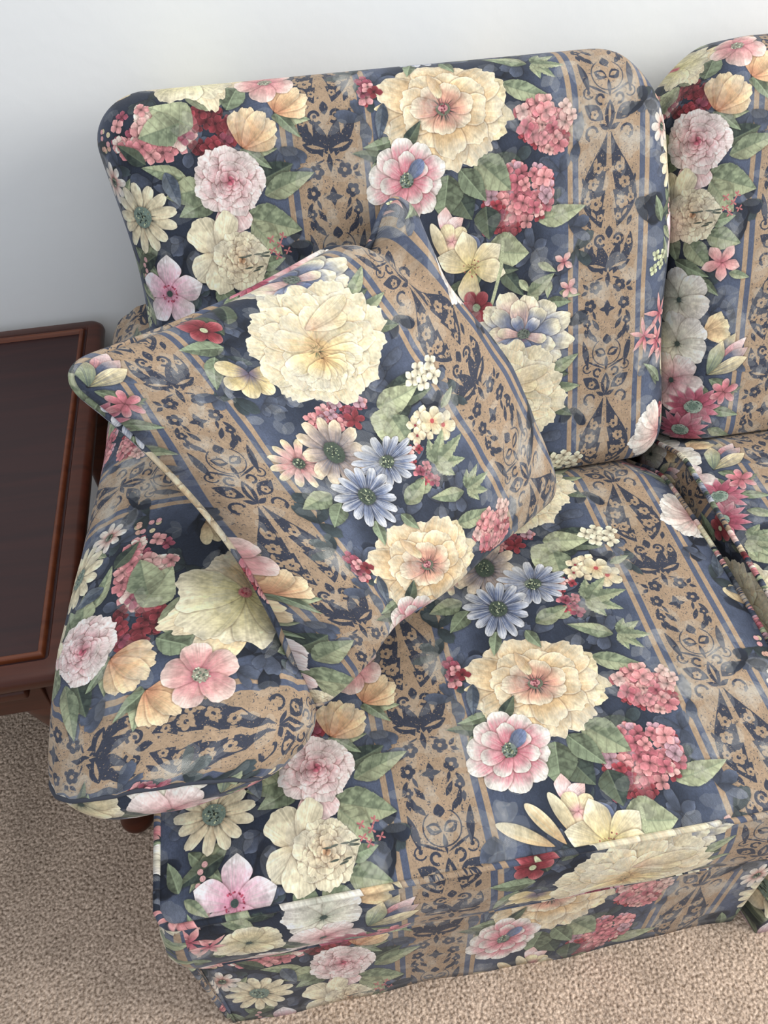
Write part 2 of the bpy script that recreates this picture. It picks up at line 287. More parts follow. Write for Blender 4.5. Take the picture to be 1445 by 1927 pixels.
# dark leaves, then the very large cream bloom
leaf(.292, .290, .2, .05, .03, 'dark'); leaf(.315, .295, -.5, .045, .018, 'light'); leaf(.312, .318, .0, .045, .018, 'light'); leaf(.31, .335, .6, .045, .02, 'dark'); leaf(.285, .415, .2, .07, .022, 'dark', .2)
leaf(.150, .275, -2.0, .055, .028, 'dark', .2); leaf(.165, .262, -.9, .045, .02, 'dark'); leaf(.138, .29, 3.3, .05, .025, 'mid')
flower(.134, .262, .022, 5, (RED*.7, RED*1.05, rgb(190, 96, 98)), wr=.75, streak=(RED*.6, .7, 1)); disc(.134, .262, .004, GRL)
leaf(.12, .30, 2.1, .05, .022, 'mid', .2)
for a in (1.2, 2.0, 2.8, .3, 3.7): petal(.142, .330, a, .036, .022, (rgb(120, 100, 120), rgb(222, 196, 130), CREAM), m=.65, streak=(SLATE*.8, .6, .7), rim=.6)
hydrangea(.205, .415, .048, .018, 34, (ROSE, HP[1], MAG, rgb(170, 130, 140)), r=.0075); flower(.225, .428, .014, 5, (RED*.8, RED, RED))
BB = (1.05, 1.0, -.1)
for (ring_r, nn) in ((.086, 13), (.070, 11), (.054, 9)):
    for i in rngF.permutation(nn): petal(.245, .325, 6.283*i/nn+.12*rngF.random()+ring_r*30, ring_r*(.92+.16*rngF.random()), ring_r*.56, (rgb(206, 172, 112), rgb(234, 216, 164), CREAML), m=.74, p=.8, scal=.13, frame=BB, streak=(rgb(198, 156, 112), .75, 1.05), sh=.34, rim=.9)
petal(.243, .300, .1, .055, .026, (rgb(206, 158, 112), rgb(232, 204, 158), CREAM), m=.6, bend=.3); petal(.243, .302, -.2, .07, .022, (rgb(214, 170, 130), rgb(236, 214, 170), CREAM), m=.6)
for i in range(9): petal(.240, .335, 1.57+(i-4)*.36, .050*(.8+.3*rngF.random()), .027, (rgb(214, 172, 106), rgb(238, 216, 156), CREAML), m=.75, scal=.12, streak=(TANP*.9, .5, .8), sh=.42, rim=.9)
for i in range(6): petal(.238, .343, 1.57+(i-2.5)*.42, .030, .018, (rgb(206, 160, 96), rgb(234, 204, 140), CREAM), m=.75, scal=.12, sh=.42, rim=.8)
hairs(.238, .331, .003, .017, rgb(86, 96, 66), 26, .9)
# white cluster, round leaves, small tan blossoms
leaf(.305, .445, 2.9, .045, .02, 'dark'); leaf(.29, -.232, .25, .05, .018, 'dark'); leaf(.262, -.242, .12, .062, .036, 'pale'); leaf(.275, -.235, 2.2, .056, .046, 'pale', .1); leaf(.270, -.225, 1.6, .045, .040, 'light')
for (a, b) in ((.322, -.245), (.336, -.250), (.345, -.238), (.332, -.232), (.350, -.228), (.356, -.243)): floret(a, b, .0115, rgb(244, 232, 198))
for (a, b) in ((.291, -.196), (.306, -.200), (.298, -.182), (.285, -.184)): floret(a, b, .013, rgb(240, 218, 178)); disc(a, b, .0018, RED, 0)
for (a, b) in ((.325, -.172), (.315, -.186)):
    flower(a, b, .019, 5, (rgb(224, 180, 130), CREAM, CREAML), wr=.75); disc(a, b, .003, rgb(190, 60, 60), 0)
leaf(.335, -.19, -.3, .03, .012, 'light')
# gerbera-like daisies
def daisy(cu, cv, R, n, cols, cr, frame=ID, w=.30, streak=None, ccol=rgb(70, 84, 70), ncol=GRL):
    for i in rngF.permutation(n): petal(cu, cv, 6.283*i/n+.08*rngF.random(), R*(.9+.18*rngF.random()), R*w, cols, m=.7, p=.8, tip=2.2, frame=frame, streak=streak, sk=12, sh=.35, rim=.6, scal=.04)
    hairs(cu, cv, cr*.7, cr*1.9, rgb(40, 48, 50), 40, .75); disc(cu, cv, cr, ccol, .35, frame[1]/frame[0]); stamens(cu, cv, cr*.8, ncol, 26, .0, .0008); stamens(cu, cv, cr*.7, rgb(44, 56, 48), 20, .0, .0009)
leaf(.135, -.165, 2.9, .045, .026, 'light'); leaf(.14, -.15, 2.4, .04, .024, 'mid'); leaf(.20, -.11, 1.2, .03, .016, 'mid'); leaf(.165, -.115, 1.9, .035, .016, 'mid')
daisy(.126, -.212, .034, 12, (rgb(140, 90, 90), rgb(224, 170, 160), CREAM), .0075, streak=(rgb(186, 96, 100), .7, .8))
daisy(.176, -.212, .047, 12, (SLATE*.6, rgb(168, 150, 140), rgb(236, 212, 176)), .012, (.86, 1.08, .15), .36, (SLATE*.7, .7, .8))
hydrangea(.268, -.150, .016, .030, 20, (MAG, RED*1.2, ROSE, HP[3]), r=.0065)
lobed(.285, -.140, -.1, .055); lobed(.306, -.085, .2, .040); leaf(.215, -.118, -.35, .048, .024, 'light')
daisy(.229, -.176, .041, 16, (rgb(58, 70, 98), rgb(92, 106, 138), rgb(196, 200, 208)), .011, (1.12, .84, 0), .27, (WHITE, .55, 1.5))
daisy(.176, -.147, .042, 15, (rgb(58, 70, 98), rgb(92, 106, 138), rgb(196, 200, 208)), .011, (.95, 1.0, 0), .29, (WHITE, .55, 1.5))
# little red spray on the left line
hydrangea(.103, -.070, .010, .020, 9, (RED, MAG, rgb(222, 150, 150)), r=.008); leaf(.12, -.05, 1.8, .04, .016, 'grey')

# --- panel with the pink rose (u -.240 .. 0)
hydrangea(-.150, -.046, .048, .028, 56, (rgb(230, 176, 166), rgb(222, 150, 146), rgb(206, 120, 124), rgb(240, 206, 190)), r=.010, under=MAG)
hydrangea(-.085, -.038, .030, .026, 26, (RED, MAG, RED*.8), r=.009, under=RED*.7)
leaf(-.100, -.045, -2.6, .055, .045, 'pale'); leaf(-.105, -.08, -.15, .062, .046, 'light'); leaf(-.115, -.05, 2.9, .05, .04, 'light'); leaf(-.06, -.06, -1.1, .05, .03, 'mid')
leaf(-.115, .012, 3.5, .055, .020, 'light', .2); leaf(-.085, .03, 2.75, .052, .030, 'mid'); leaf(-.095, .02, 3.0, .05, .035, 'light'); leaf(-.16, -.01, -2.5, .04, .018, 'dark'); leaf(-.14, .0, 1.3, .04, .02, 'grey')
leaf(-.035, .02, -.35, .045, .03, 'dark'); leaf(-.03, .035, -.30, .064, .028, 'light', -.05); leaf(-.055, .055, .35, .068, .042, 'light', .05); leaf(-.05, .065, .9, .05, .03, 'pale')
# tan tulips
for (cu, cv, sc, ro) in ((-.048, -.018, 1., -.9), (-.006, -.052, .9, -.75)):
    leaf(cu-.005*sc, cv+.005, ro+.9, .045, .018, 'light'); leaf(cu, cv, ro+1.6, .04, .014, 'mid')
    for da, l in ((-.75, .040), (.75, .042), (-.38, .046), (.38, .048), (0, .046)): petal(cu, cv, ro+da, l*sc, .021*sc, (rgb(208, 140, 96), rgb(232, 190, 138), rgb(242, 214, 168)), m=.7, scal=.1, streak=(rgb(198, 130, 90), .6, .9), sh=.35, rim=.5)
# daisy, small daisy
leaf(-.205, .08, .8, .05, .018, 'mid'); leaf(-.165, .075, 2.3, .06, .02, 'light', .2); leaf(-.17, .09, 2.7, .055, .02, 'dark'); leaf(-.205, .03, -.9, .035, .014, 'light')
daisy(-.178, .046, .042, 13, (rgb(190, 184, 150), rgb(236, 222, 182), CREAML), .0125, (1, .96, .3), .33, (rgb(190, 150, 110), .45, .8), ccol=rgb(120, 140, 126))
daisy(-.214, .006, .023, 8, (rgb(186, 90, 80), rgb(240, 214, 196), WHITE), .005, (.92, 1, 0), .42, (rgb(180, 84, 80), .8, .6))
# rose with loose lower petals
for a in (1.45, 1.85, 1.15): petal(-.072, .035, a, .040, .026, (PINK*.9, rgb(232, 186, 182), PINKL), m=.7, scal=.08, rim=.5)
rose(-.068, .016, .041, (rgb(214, 140, 146), rgb(236, 186, 184), rgb(248, 230, 222)), rgb(190, 84, 104), (1.0, .95, 0))
# cream bud with three broad petals
leaf(-.05, .13, .3, .045, .03, 'light'); leaf(-.075, .135, .9, .05, .03, 'light'); leaf(-.1, .13, 1.2, .04, .025, 'mid'); leaf(-.05, .115, -.2, .035, .02, 'mid')
for a, l, w in ((-2.15, .048, .040), (2.55, .043, .032), (1.75, .046, .036), (-1.2, .050, .028)): petal(-.092, .096, a, l, w, (rgb(170, 152, 120), rgb(240, 226, 188), CREAML), m=.68, p=.7, scal=.09, streak=(rgb(150, 130, 100), .6, .5), rim=.5, sh=.4)
rose(-.068, .105, .033, (rgb(214, 176, 134), rgb(240, 222, 184), CREAML), rgb(206, 156, 110), (1.0, 1.05, 0), 7)
for k in range(10): petal(-.058+.03*(rngF.random()-.5), .108+.026*(rngF.random()-.5), -.4+.8*rngF.random(), .010, .0022, (rgb(84, 92, 80),)*3, sh=0, rim=0)
# pink anemone, berries
for k in range(9): disc(-.196+.010*rngF.random(), .095+.060*k/9, .0030, rgb(224, 168, 164), .2)
leaf(-.195, .175, -1.9, .04, .014, 'mid')
for i in range(5): petal(-.162, .136, 6.283*i/5-1.45, .043*(1 if i else 1.08), .031, (rgb(212, 130, 156), rgb(240, 208, 214), rgb(250, 240, 238)), m=.62, p=.8, tip=1.7, streak=(rgb(200, 120, 150), .5, .8), sh=.4, rim=.4)
stamens(-.162, .136, .0105, rgb(170, 50, 80), 34, .8, .0009); disc(-.162, .136, .0038, GRD, .2)
for (a, b) in ((-.03, .085), (-.02, .092), (-.012, .10), (-.024, .105), (-.016, .083), (-.03, .098)):
    for i in range(4): petal(a, b, 1.57*i+rngF.random(), .005, .0022, (rgb(200, 110, 110),)*3, sh=0, rim=0)
# middle: pink star flower, white cosmos, parrot tulip, pale pink, magenta gerberas
for i in range(5): petal(-.030, .166, 6.283*i/5+.3, .025, .014, (ROSE, rgb(228, 160, 154), rgb(238, 190, 180)), tip=1.6, m=.65)
leaf(-.02, .18, .3, .03, .012, 'light'); leaf(-.055, .185, .8, .035, .013, 'mid'); leaf(-.09, .165, .4, .05, .02, 'mid')
def cosmos(cu, cv, R, cols, ctr, st, n=6):
    for i in rngF.permutation(n): petal(cu, cv, 6.283*i/n+.3, R*(.92+.16*rngF.random()), R*.86, cols, m=.7, p=.75, scal=.1, streak=(st, .5, .6), sh=.4, rim=.4)
    hairs(cu, cv, .002, R*.28, rgb(60, 76, 66), 26, .85); disc(cu, cv, R*.09, ctr, .2)
leaf(-.11, .20, -2.6, .04, .016, 'mid'); leaf(-.12, .25, 2.9, .05, .02, 'dark')
for a in (-.9, -.4, .1): petal(-.045, .262, a, .036, .02, (TANP*.9, rgb(234, 198, 146), CREAM), scal=.1)
cosmos(-.080, .217, .041, (rgb(196, 196, 172), rgb(240, 232, 208), WHITE), GRD, rgb(150, 160, 140)); cosmos(-.080, .277, .043, (rgb(196, 196, 172), rgb(242, 236, 214), WHITE), GRD, rgb(150, 160, 140))
for a, l, c in ((-1.0, .066, (SLATE*.7, SLATE*.9, CREAM)), (-.75, .070, (SLATE*.8, rgb(196, 130, 130), PINKL)), (-.55, .064, (SLATE*.7, SLATE, rgb(220, 180, 170))), (-.35, .058, (rgb(190, 180, 120), CREAM, CREAM)), (-1.2, .050, (GRM, GRL, CREAM))): petal(-.038, .318, a, l, .021, c, m=.62, p=.9, tip=1.5, streak=(NAVY, .6, .9), sh=.4)
leaf(-.035, .325, .5, .05, .016, 'mid'); leaf(-.05, .33, 1.0, .05, .014, 'light'); leaf(-.03, .35, -.2, .045, .016, 'dark')
cosmos(-.085, .330, .042, (rgb(196, 120, 126), rgb(234, 200, 194), rgb(244, 228, 220)), GRD, rgb(180, 110, 120), 5)
leaf(-.125, .345, 2.6, .05, .022, 'mid'); leaf(-.15, .275, -2.4, .045, .02, 'light'); leaf(-.13, .31, .9, .05, .02, 'dark'); leaf(-.17, .36, 2.0, .05, .022, 'light'); leaf(-.13, .40, 2.9, .05, .02, 'mid'); leaf(-.19, .33, -1.2, .04, .02, 'mid')
cosmos(-.158, .305, .036, (rgb(190, 186, 150), CREAM, CREAML), GRD, rgb(160, 150, 110), 7); cosmos(-.140, .372, .030, (rgb(190, 110, 116), rgb(230, 190, 180), WHITE), GRD, rgb(180, 100, 112), 6)
hydrangea(-.185, .375, .018, .016, 12, HP, r=.007)
def gerb(cu, cv, R, fr): 
    for i in rngF.permutation(14): petal(cu, cv, 6.283*i/14, R*(.9+.2*rngF.random()), R*.30, (rgb(120, 30, 52), rgb(172, 72, 96), rgb(204, 130, 142)), m=.6, tip=1.5, frame=fr, sh=.35, rim=.5, streak=(rgb(126, 34, 56), .6, 1))
    disc(cu, cv, R*.34, rgb(146, 166, 146), .3, fr[1]/fr[0]); disc(cu, cv, R*.18, rgb(104, 126, 110), .1, fr[1]/fr[0]); stamens(cu, cv, R*.3, GRD, 16, .6)
leaf(-.03, .37, .3, .045, .016, 'mid'); leaf(-.03, .40, .5, .045, .016, 'light')
gerb(-.052, .366, .037, (1.1, .85, 0)); gerb(-.068, .404, .037, (1.1, .85, .1))
flower(-.012, .346, .020, 6, (ROSE*.8, ROSE, PINK), wr=.5)
# left edge of that panel: pale fan, pink stars, yellow spray, buds
for (a, b, r) in ((-.208, .238, .026), (-.212, .275, .028), (-.238, .262, .022), (-.195, .29, .02)):
    for i in range(6): petal(a, b, 6.283*i/6+rngF.random()*.4, r*(.8+.5*rngF.random()), r*.30, (rgb(176, 72, 92), rgb(216, 140, 138), rgb(232, 176, 166)), tip=1.4, m=.5, sh=.3)
leaf(-.22, .31, 1.2, .03, .012, 'dark'); leaf(-.2, .335, -2.4, .05, .014, 'mid', .3)
for (a, b) in ((-.222, .160), (-.212, .172), (-.226, .178), (-.208, .160)): floret(a, b, .008, GRL*1.1)
leaf(-.215, .118, -1.9, .035, .016, 'mid'); leaf(-.21, .125, .7, .03, .012, 'light')
for k in range(9): disc(-.222+.02*rngF.random(), -.055+.03*rngF.random(), .0035, (rgb(226, 176, 150), CREAM, PINK)[k % 3], .3)
for i in range(8): petal(-.200, -.262, 3.14+(i-3.5)*.33, .052*(.9+.2*rngF.random()), .026, (rgb(206, 140, 136), rgb(240, 218, 204), WHITE), m=.74, p=.8, scal=.1, streak=(rgb(200, 140, 130), .5, .9), sh=.3, rim=.5)
leaf(-.21, -.225, .3, .03, .012, 'dark')
for i in range(6): petal(-.205, -.105, -2.2+i*.42, .032, .014, (TANP*.8, rgb(222, 196, 148), CREAM), m=.6, sh=.3)
leaf(-.215, -.17, -.5, .055, .016, 'grey'); leaf(-.22, -.15, -1.2, .05, .016, 'grey'); leaf(-.19, -.19, .4, .05, .016, 'grey'); leaf(-.22, -.13, .2, .04, .014, 'grey')
# blossoms below the gerberas: pale leaves, cream bloom, pink flower near the line
leaf(-.055, -.215, 1.0, .05, .03, 'light'); lobed(-.05, -.225, .5, .05, 'light'); leaf(-.12, -.23, 2.2, .06, .028, 'grey'); leaf(-.14, -.21, 1.2, .05, .02, 'dark')
flower(-.155, -.20, .036, 7, (SLATE*.7, rgb(150, 130, 110), rgb(214, 186, 140)), wr=.6, streak=(NAVY, .6, .8)); disc(-.155, -.20, .005, DARK)
for a, l, w in ((2.9, .070, .052), (-2.6, .066, .050), (2.3, .068, .05), (.6, .085, .045), (1.3, .088, .04)): petal(-.095, -.150, a, l, w, (rgb(220, 176, 120), rgb(236, 206, 150), rgb(246, 228, 188)), m=.7, scal=.14, streak=(rgb(200, 150, 96), .6, .8), rim=.4)
for a, l, w in ((.35, .064, .052), (-.2, .068, .050), (1.0, .072, .056), (1.7, .070, .056), (-.9, .064, .052), (-1.6, .062, .052)): petal(-.105, -.145, a, l, w, (rgb(214, 204, 140), rgb(240, 228, 176), CREAML), m=.72, p=.75, scal=.14, streak=(rgb(186, 170, 104), .5, .7), sh=.4, rim=.5)
hairs(-.105, -.145, .004, .018, rgb(120, 116, 70), 30, .7); disc(-.105, -.145, .007, rgb(200, 116, 112), .2); stamens(-.105, -.145, .006, rgb(160, 40, 60), 12, .2)
for i in range(5): petal(-.012, -.100, 6.283*i/5+.5, .036, .030, (rgb(196, 110, 122), rgb(228, 168, 160), rgb(242, 208, 194)), m=.66, p=.7, scal=.06, streak=(rgb(190, 100, 112), .6, .75), sh=.42, rim=.5)
disc(-.012, -.100, .0075, rgb(160, 150, 130), .3); stamens(-.012, -.100, .009, rgb(190, 200, 170), 26, .2); stamens(-.012, -.1, .008, rgb(90, 100, 84), 14, .2)

# --- satin threads: leaf-shaped areas where a pale weft floats on top in herringbone
yy_, xx_ = np.mgrid[0:FH, 0:FW]
band = (xx_//7) % 2; hb = ((yy_+np.where(band == 0, xx_, -xx_)) % 4) < 2; hb = hb.astype(np.float32)
tw = (((xx_+2*yy_) % 5) < 2).astype(np.float32)
for k in range(520):
    u = rngF.random()*TU; v = rngF.random()*TV; us = u % .343
    if us > .115 and us < .33 and rngF.random() < .40: continue
    ang = rngF.random()*6.28; L = .014+.022*rngF.random(); W_ = L*(.35+.35*rngF.random()); a_ = .44+.30*rngF.random(); pt = hb if rngF.random() < .6 else tw
    for j in range(rngF.integers(1, 4)):
        an = ang+j*.9
        ix, du, dv = patch(u, v, L*1.1); X = (du*math.cos(an)+dv*math.sin(an))/L; Y = (-du*math.sin(an)+dv*math.cos(an))/(W_/2)
        f = np.clip(np.sin(np.clip(X, 0, 1)*math.pi), 0, 1)**.6*(1+.3*(n1(X*6+k)-.5)); mk = np.clip((f-np.abs(Y))*W_/2/PX+.5, 0, 1)*((X > 0) & (X < 1))
        th = mk*a_*(pt[ix]*.85+.12); base = CAN[ix].mean(-1, keepdims=True)
        col = np.clip(CAN[ix]*.35+.65*rgb(206, 202, 190), 0, 1); CAN[ix] = CAN[ix]*(1-th[..., None])+col*th[..., None]
CAN *= (1+.05*(((yy_ % 3) == 0)*1.0-.33)+.04*(((xx_ % 3) == 0)*1.0-.33))[..., None]
# dry-brush streaking of the printed colours, and a little ink lost between threads
BR = vnoise((FH, FW), 3.2, rngF, 1); BR2 = np.roll(BR, 2, 0)+np.roll(BR, 4, 0)+BR+np.roll(BR, 6, 0)
CAN *= (1+.16*(BR2/4-.5)+.12*(vnoise((FH, FW), 30, rngF, 3)-.5))[..., None]
CAN = np.clip(CAN, 0, 1)
# ---------------------------------------------------------------- materials
def new_mat(name):
    m = bpy.data.materials.new(name); m.use_nodes = True; nt = m.node_tree
    return m, nt, nt.nodes['Principled BSDF']
def N(nt, t, **k):
    n = nt.nodes.new(t)
    for a, b in k.items():
        if hasattr(n, a): setattr(n, a, b)
        else: n.inputs[a.replace('_', ' ')].default_value = b
    return n
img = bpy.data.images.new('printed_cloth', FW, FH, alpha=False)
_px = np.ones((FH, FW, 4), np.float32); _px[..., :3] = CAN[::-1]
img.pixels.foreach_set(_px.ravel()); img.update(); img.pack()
def fabric_material(name, gain=1.0):
    m, nt, b = new_mat(name)
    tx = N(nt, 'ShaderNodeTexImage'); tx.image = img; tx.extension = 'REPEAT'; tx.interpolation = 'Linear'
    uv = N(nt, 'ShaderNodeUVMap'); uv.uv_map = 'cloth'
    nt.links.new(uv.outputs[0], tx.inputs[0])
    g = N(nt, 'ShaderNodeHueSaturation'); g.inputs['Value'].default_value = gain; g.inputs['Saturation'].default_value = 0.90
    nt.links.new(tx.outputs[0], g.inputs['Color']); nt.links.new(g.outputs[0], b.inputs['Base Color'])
    b.inputs['Roughness'].default_value = 0.72; b.inputs['Specular IOR Level'].default_value = 0.28
    b.inputs['Sheen Weight'].default_value = 0.07; b.inputs['Sheen Roughness'].default_value = 0.45
    # weave relief
    mp = N(nt, 'ShaderNodeMapping'); mp.inputs['Scale'].default_value = (620, 620, 1); nt.links.new(uv.outputs[0], mp.inputs[0])
    ck = N(nt, 'ShaderNodeTexNoise'); ck.inputs['Scale'].default_value = 1.0; ck.inputs['Detail'].default_value = 1.0; nt.links.new(mp.outputs[0], ck.inputs['Vector'])
    bu = N(nt, 'ShaderNodeBump'); bu.inputs['Strength'].default_value = 0.22; bu.inputs['Distance'].default_value = 0.0008
    nt.links.new(ck.outputs['Fac'], bu.inputs['Height']); nt.links.new(bu.outputs[0], b.inputs['Normal'])
    return m
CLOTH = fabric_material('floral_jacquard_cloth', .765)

def paint_material():
    m, nt, b = new_mat('white_wall_paint')
    tc = N(nt, 'ShaderNodeTexCoord'); no = N(nt, 'ShaderNodeTexNoise'); no.inputs['Scale'].default_value = 60; no.inputs['Detail'].default_value = 3
    nt.links.new(tc.outputs['Object'], no.inputs['Vector']); bu = N(nt, 'ShaderNodeBump'); bu.inputs['Strength'].default_value = .12; bu.inputs['Distance'].default_value = .003
    nt.links.new(no.outputs['Fac'], bu.inputs['Height']); nt.links.new(bu.outputs[0], b.inputs['Normal'])
    b.inputs['Base Color'].default_value = (0.80, 0.81, 0.80, 1); b.inputs['Roughness'].default_value = .75
    return m
def carpet_material():
    m, nt, b = new_mat('beige_cut_pile_carpet')
    tc = N(nt, 'ShaderNodeTexCoord')
    wv = N(nt, 'ShaderNodeTexNoise'); wv.inputs['Scale'].default_value = 140; nt.links.new(tc.outputs['Object'], wv.inputs['Vector'])
    mixv = N(nt, 'ShaderNodeMixRGB'); mixv.blend_type = 'ADD'; mixv.inputs[0].default_value = .006; nt.links.new(tc.outputs['Object'], mixv.inputs[1]); nt.links.new(wv.outputs['Color'], mixv.inputs[2])
    vo = N(nt, 'ShaderNodeTexVoronoi'); vo.inputs['Scale'].default_value = 160; nt.links.new(mixv.outputs[0], vo.inputs['Vector'])
    n2 = N(nt, 'ShaderNodeTexNoise'); n2.inputs['Scale'].default_value = 14; n2.inputs['Detail'].default_value = 3; nt.links.new(tc.outputs['Object'], n2.inputs['Vector'])
    n3 = N(nt, 'ShaderNodeTexNoise'); n3.inputs['Scale'].default_value = 250; n3.inputs['Detail'].default_value = 1; nt.links.new(tc.outputs['Object'], n3.inputs['Vector'])
    cr = N(nt, 'ShaderNodeValToRGB'); cr.color_ramp.elements[0].position = .25; cr.color_ramp.elements[0].color = (0.20, 0.138, 0.095, 1); cr.color_ramp.elements[1].position = .75; cr.color_ramp.elements[1].color = (0.86, 0.67, 0.52, 1)
    nt.links.new(n3.outputs['Fac'], cr.inputs[0])
    cr2 = N(nt, 'ShaderNodeValToRGB'); cr2.color_ramp.elements[0].position = .3; cr2.color_ramp.elements[0].color = (.82, .82, .82, 1); cr2.color_ramp.elements[1].position = .7; cr2.color_ramp.elements[1].color = (1.08, 1.08, 1.08, 1)
    nt.links.new(n2.outputs['Fac'], cr2.inputs[0]); mu = N(nt, 'ShaderNodeMixRGB'); mu.blend_type = 'MULTIPLY'; mu.inputs[0].default_value = 1
    nt.links.new(cr.outputs[0], mu.inputs[1]); nt.links.new(cr2.outputs[0], mu.inputs[2]); nt.links.new(mu.outputs[0], b.inputs['Base Color'])
    bu = N(nt, 'ShaderNodeBump'); bu.inputs['Strength'].default_value = .8; bu.inputs['Distance'].default_value = .004; bu.invert = True
    nt.links.new(vo.outputs['Distance'], bu.inputs['Height']); nt.links.new(bu.outputs[0], b.inputs['Normal'])
    b.inputs['Roughness'].default_value = .95; b.inputs['Specular IOR Level'].default_value = .1
    return m
def wood_material(name, c0, c1, rough=.32, scale=(3, 40, 40)):
    m, nt, b = new_mat(name)
    tc = N(nt, 'ShaderNodeTexCoord'); mp = N(nt, 'ShaderNodeMapping'); mp.inputs['Scale'].default_value = scale; nt.links.new(tc.outputs['Object'], mp.inputs[0])
    no = N(nt, 'ShaderNodeTexNoise'); no.inputs['Scale'].default_value = 1.6; no.inputs['Detail'].default_value = 6; no.inputs['Distortion'].default_value = .6; nt.links.new(mp.outputs[0], no.inputs['Vector'])
    cr = N(nt, 'ShaderNodeValToRGB'); cr.color_ramp.elements[0].position = .3; cr.color_ramp.elements[0].color = (*c0, 1); cr.color_ramp.elements[1].position = .7; cr.color_ramp.elements[1].color = (*c1, 1)
    nt.links.new(no.outputs['Fac'], cr.inputs[0]); nt.links.new(cr.outputs[0], b.inputs['Base Color'])
    b.inputs['Roughness'].default_value = rough; b.inputs['Specular IOR Level'].default_value = .32
    return m
WALL = paint_material(); CARPET = carpet_material()
WOOD_PANEL = wood_material('dark_mahogany_veneer', (0.022, 0.0085, 0.0088), (0.036, 0.0115, 0.0105), .40)
WOOD = wood_material('red_brown_mahogany', (0.040, 0.0100, 0.0050), (0.078, 0.0190, 0.0085), .34)
WOOD_BEAD = wood_material('worn_mahogany_bead', (0.085, 0.022, 0.009), (0.15, 0.042, 0.016), .30)

# ---------------------------------------------------------------- mesh helpers
def mesh_obj(name, verts, faces, mat, uvs=None, parent=None, smooth=True, face_uvs=None):
    me = bpy.data.meshes.new(name); me.from_pydata([tuple(v) for v in verts], [], faces); me.update()
    if uvs is not None or face_uvs is not None:
        l = me.uv_layers.new(name='cloth'); d = np.zeros(len(me.loops)*2, np.float32)
        li = np.zeros(len(me.loops), np.int32); me.loops.foreach_get('vertex_index', li)
        if uvs is not None: d = np.asarray(uvs, np.float32)[li].ravel()
        else: d = np.asarray(face_uvs, np.float32).ravel()
        d = d.reshape(-1, 2)/np.array([TU, -TV], np.float32); l.data.foreach_set('uv', d.ravel())
    if smooth: me.polygons.foreach_set('use_smooth', [True]*len(me.polygons))
    me.materials.append(mat); o = bpy.data.objects.new(name, me); COL.objects.link(o)
    if parent is not None: o.parent = parent
    return o
def empty(name, loc=(0, 0, 0)):
    o = bpy.data.objects.new(name, None); COL.objects.link(o); o.location = loc; return o
def tag(o, label, cat, group=None):
    o['label'] = label; o['category'] = cat
    if group: o['group'] = group
    return o
def shift(verts, loc): return [(v[0]-loc[0], v[1]-loc[1], v[2]-loc[2]) for v in verts]
def tube(name, pts, r, mat, parent=None, closed=True, seg=10, loc=(0, 0, 0), u0=0., v0=0., squash=1., pos_uv=None):
    P = [Vector(p)-Vector(loc) for p in pts]; n = len(P); V = []; UV = []; F = []; s = 0
    for i, p in enumerate(P):
        a = P[(i-1) % n] if (closed or i > 0) else P[i]; b = P[(i+1) % n] if (closed or i < n-1) else P[i]
        t = (b-a).normalized(); up = Vector((0, 0, 1)) if abs(t.z) < .9 else Vector((0, 1, 0))
        x = t.cross(up).normalized(); y = x.cross(t)
        if i: s += (P[i]-P[i-1]).length
        for k in range(seg):
            an = 2*math.pi*k/seg; V.append(p+x*r*math.cos(an)+y*r*squash*math.sin(an)); UV.append((u0+s*.75+k*.0028, v0+s*.7-k*.002) if pos_uv is None else (pos_uv(Vector(pts[i]))[0]+k*.0008, pos_uv(Vector(pts[i]))[1]+k*.0008))
    m = n if closed else n-1
    for i in range(m):
        for k in range(seg):
            j = (i+1) % n; F.append((i*seg+k, i*seg+(k+1) % seg, j*seg+(k+1) % seg, j*seg+k))
    if not closed: F.append(tuple(range(seg))[::-1]); F.append(tuple((n-1)*seg+k for k in range(seg)))
    return mesh_obj(name, V, F, mat, UV, parent)
def hn(x, y, s=1.): return math.sin(x*11.3*s+1.3+2*math.sin(y*7.1*s))*math.cos(y*9.7*s+.6+1.7*math.sin(x*5.3*s))
def smooth01(a, b, x): t = min(1, max(0, (x-a)/(b-a))); return t*t*(3-2*t)
def round_corner(dx, dy):
    """square [0,1]^2 to quarter disc"""
    return dx*math.sqrt(max(0, 1-dy*dy/2)), dy*math.sqrt(max(0, 1-dx*dx/2))

# ---------------------------------------------------------------- the room
def plane(name, c, mat):
    o = mesh_obj(name, c, [(0, 1, 2, 3)], mat, smooth=False); o['kind'] = 'structure'; return o
YW = 0.922
plane('floor', [(-3, -2.2, 0), (4, -2.2, 0), (4, YW, 0), (-3, YW, 0)], CARPET)
plane('wall_back', [(-3, YW, 0), (4, YW, 0), (4, YW, 2.6), (-3, YW, 2.6)], WALL)

# ---------------------------------------------------------------- sofa (body: base rail and skirt, arm, back frame)
TAU = 0.3874; YB = 0.521; ST, CT = math.sin(TAU), math.cos(TAU)
sofa = empty('sofa', (0.5, 0.45, 0)); SL = (0.5, 0.45, 0)
tag(sofa, 'floral striped sofa in navy, tan and cream with a low rolled arm', 'sofa')
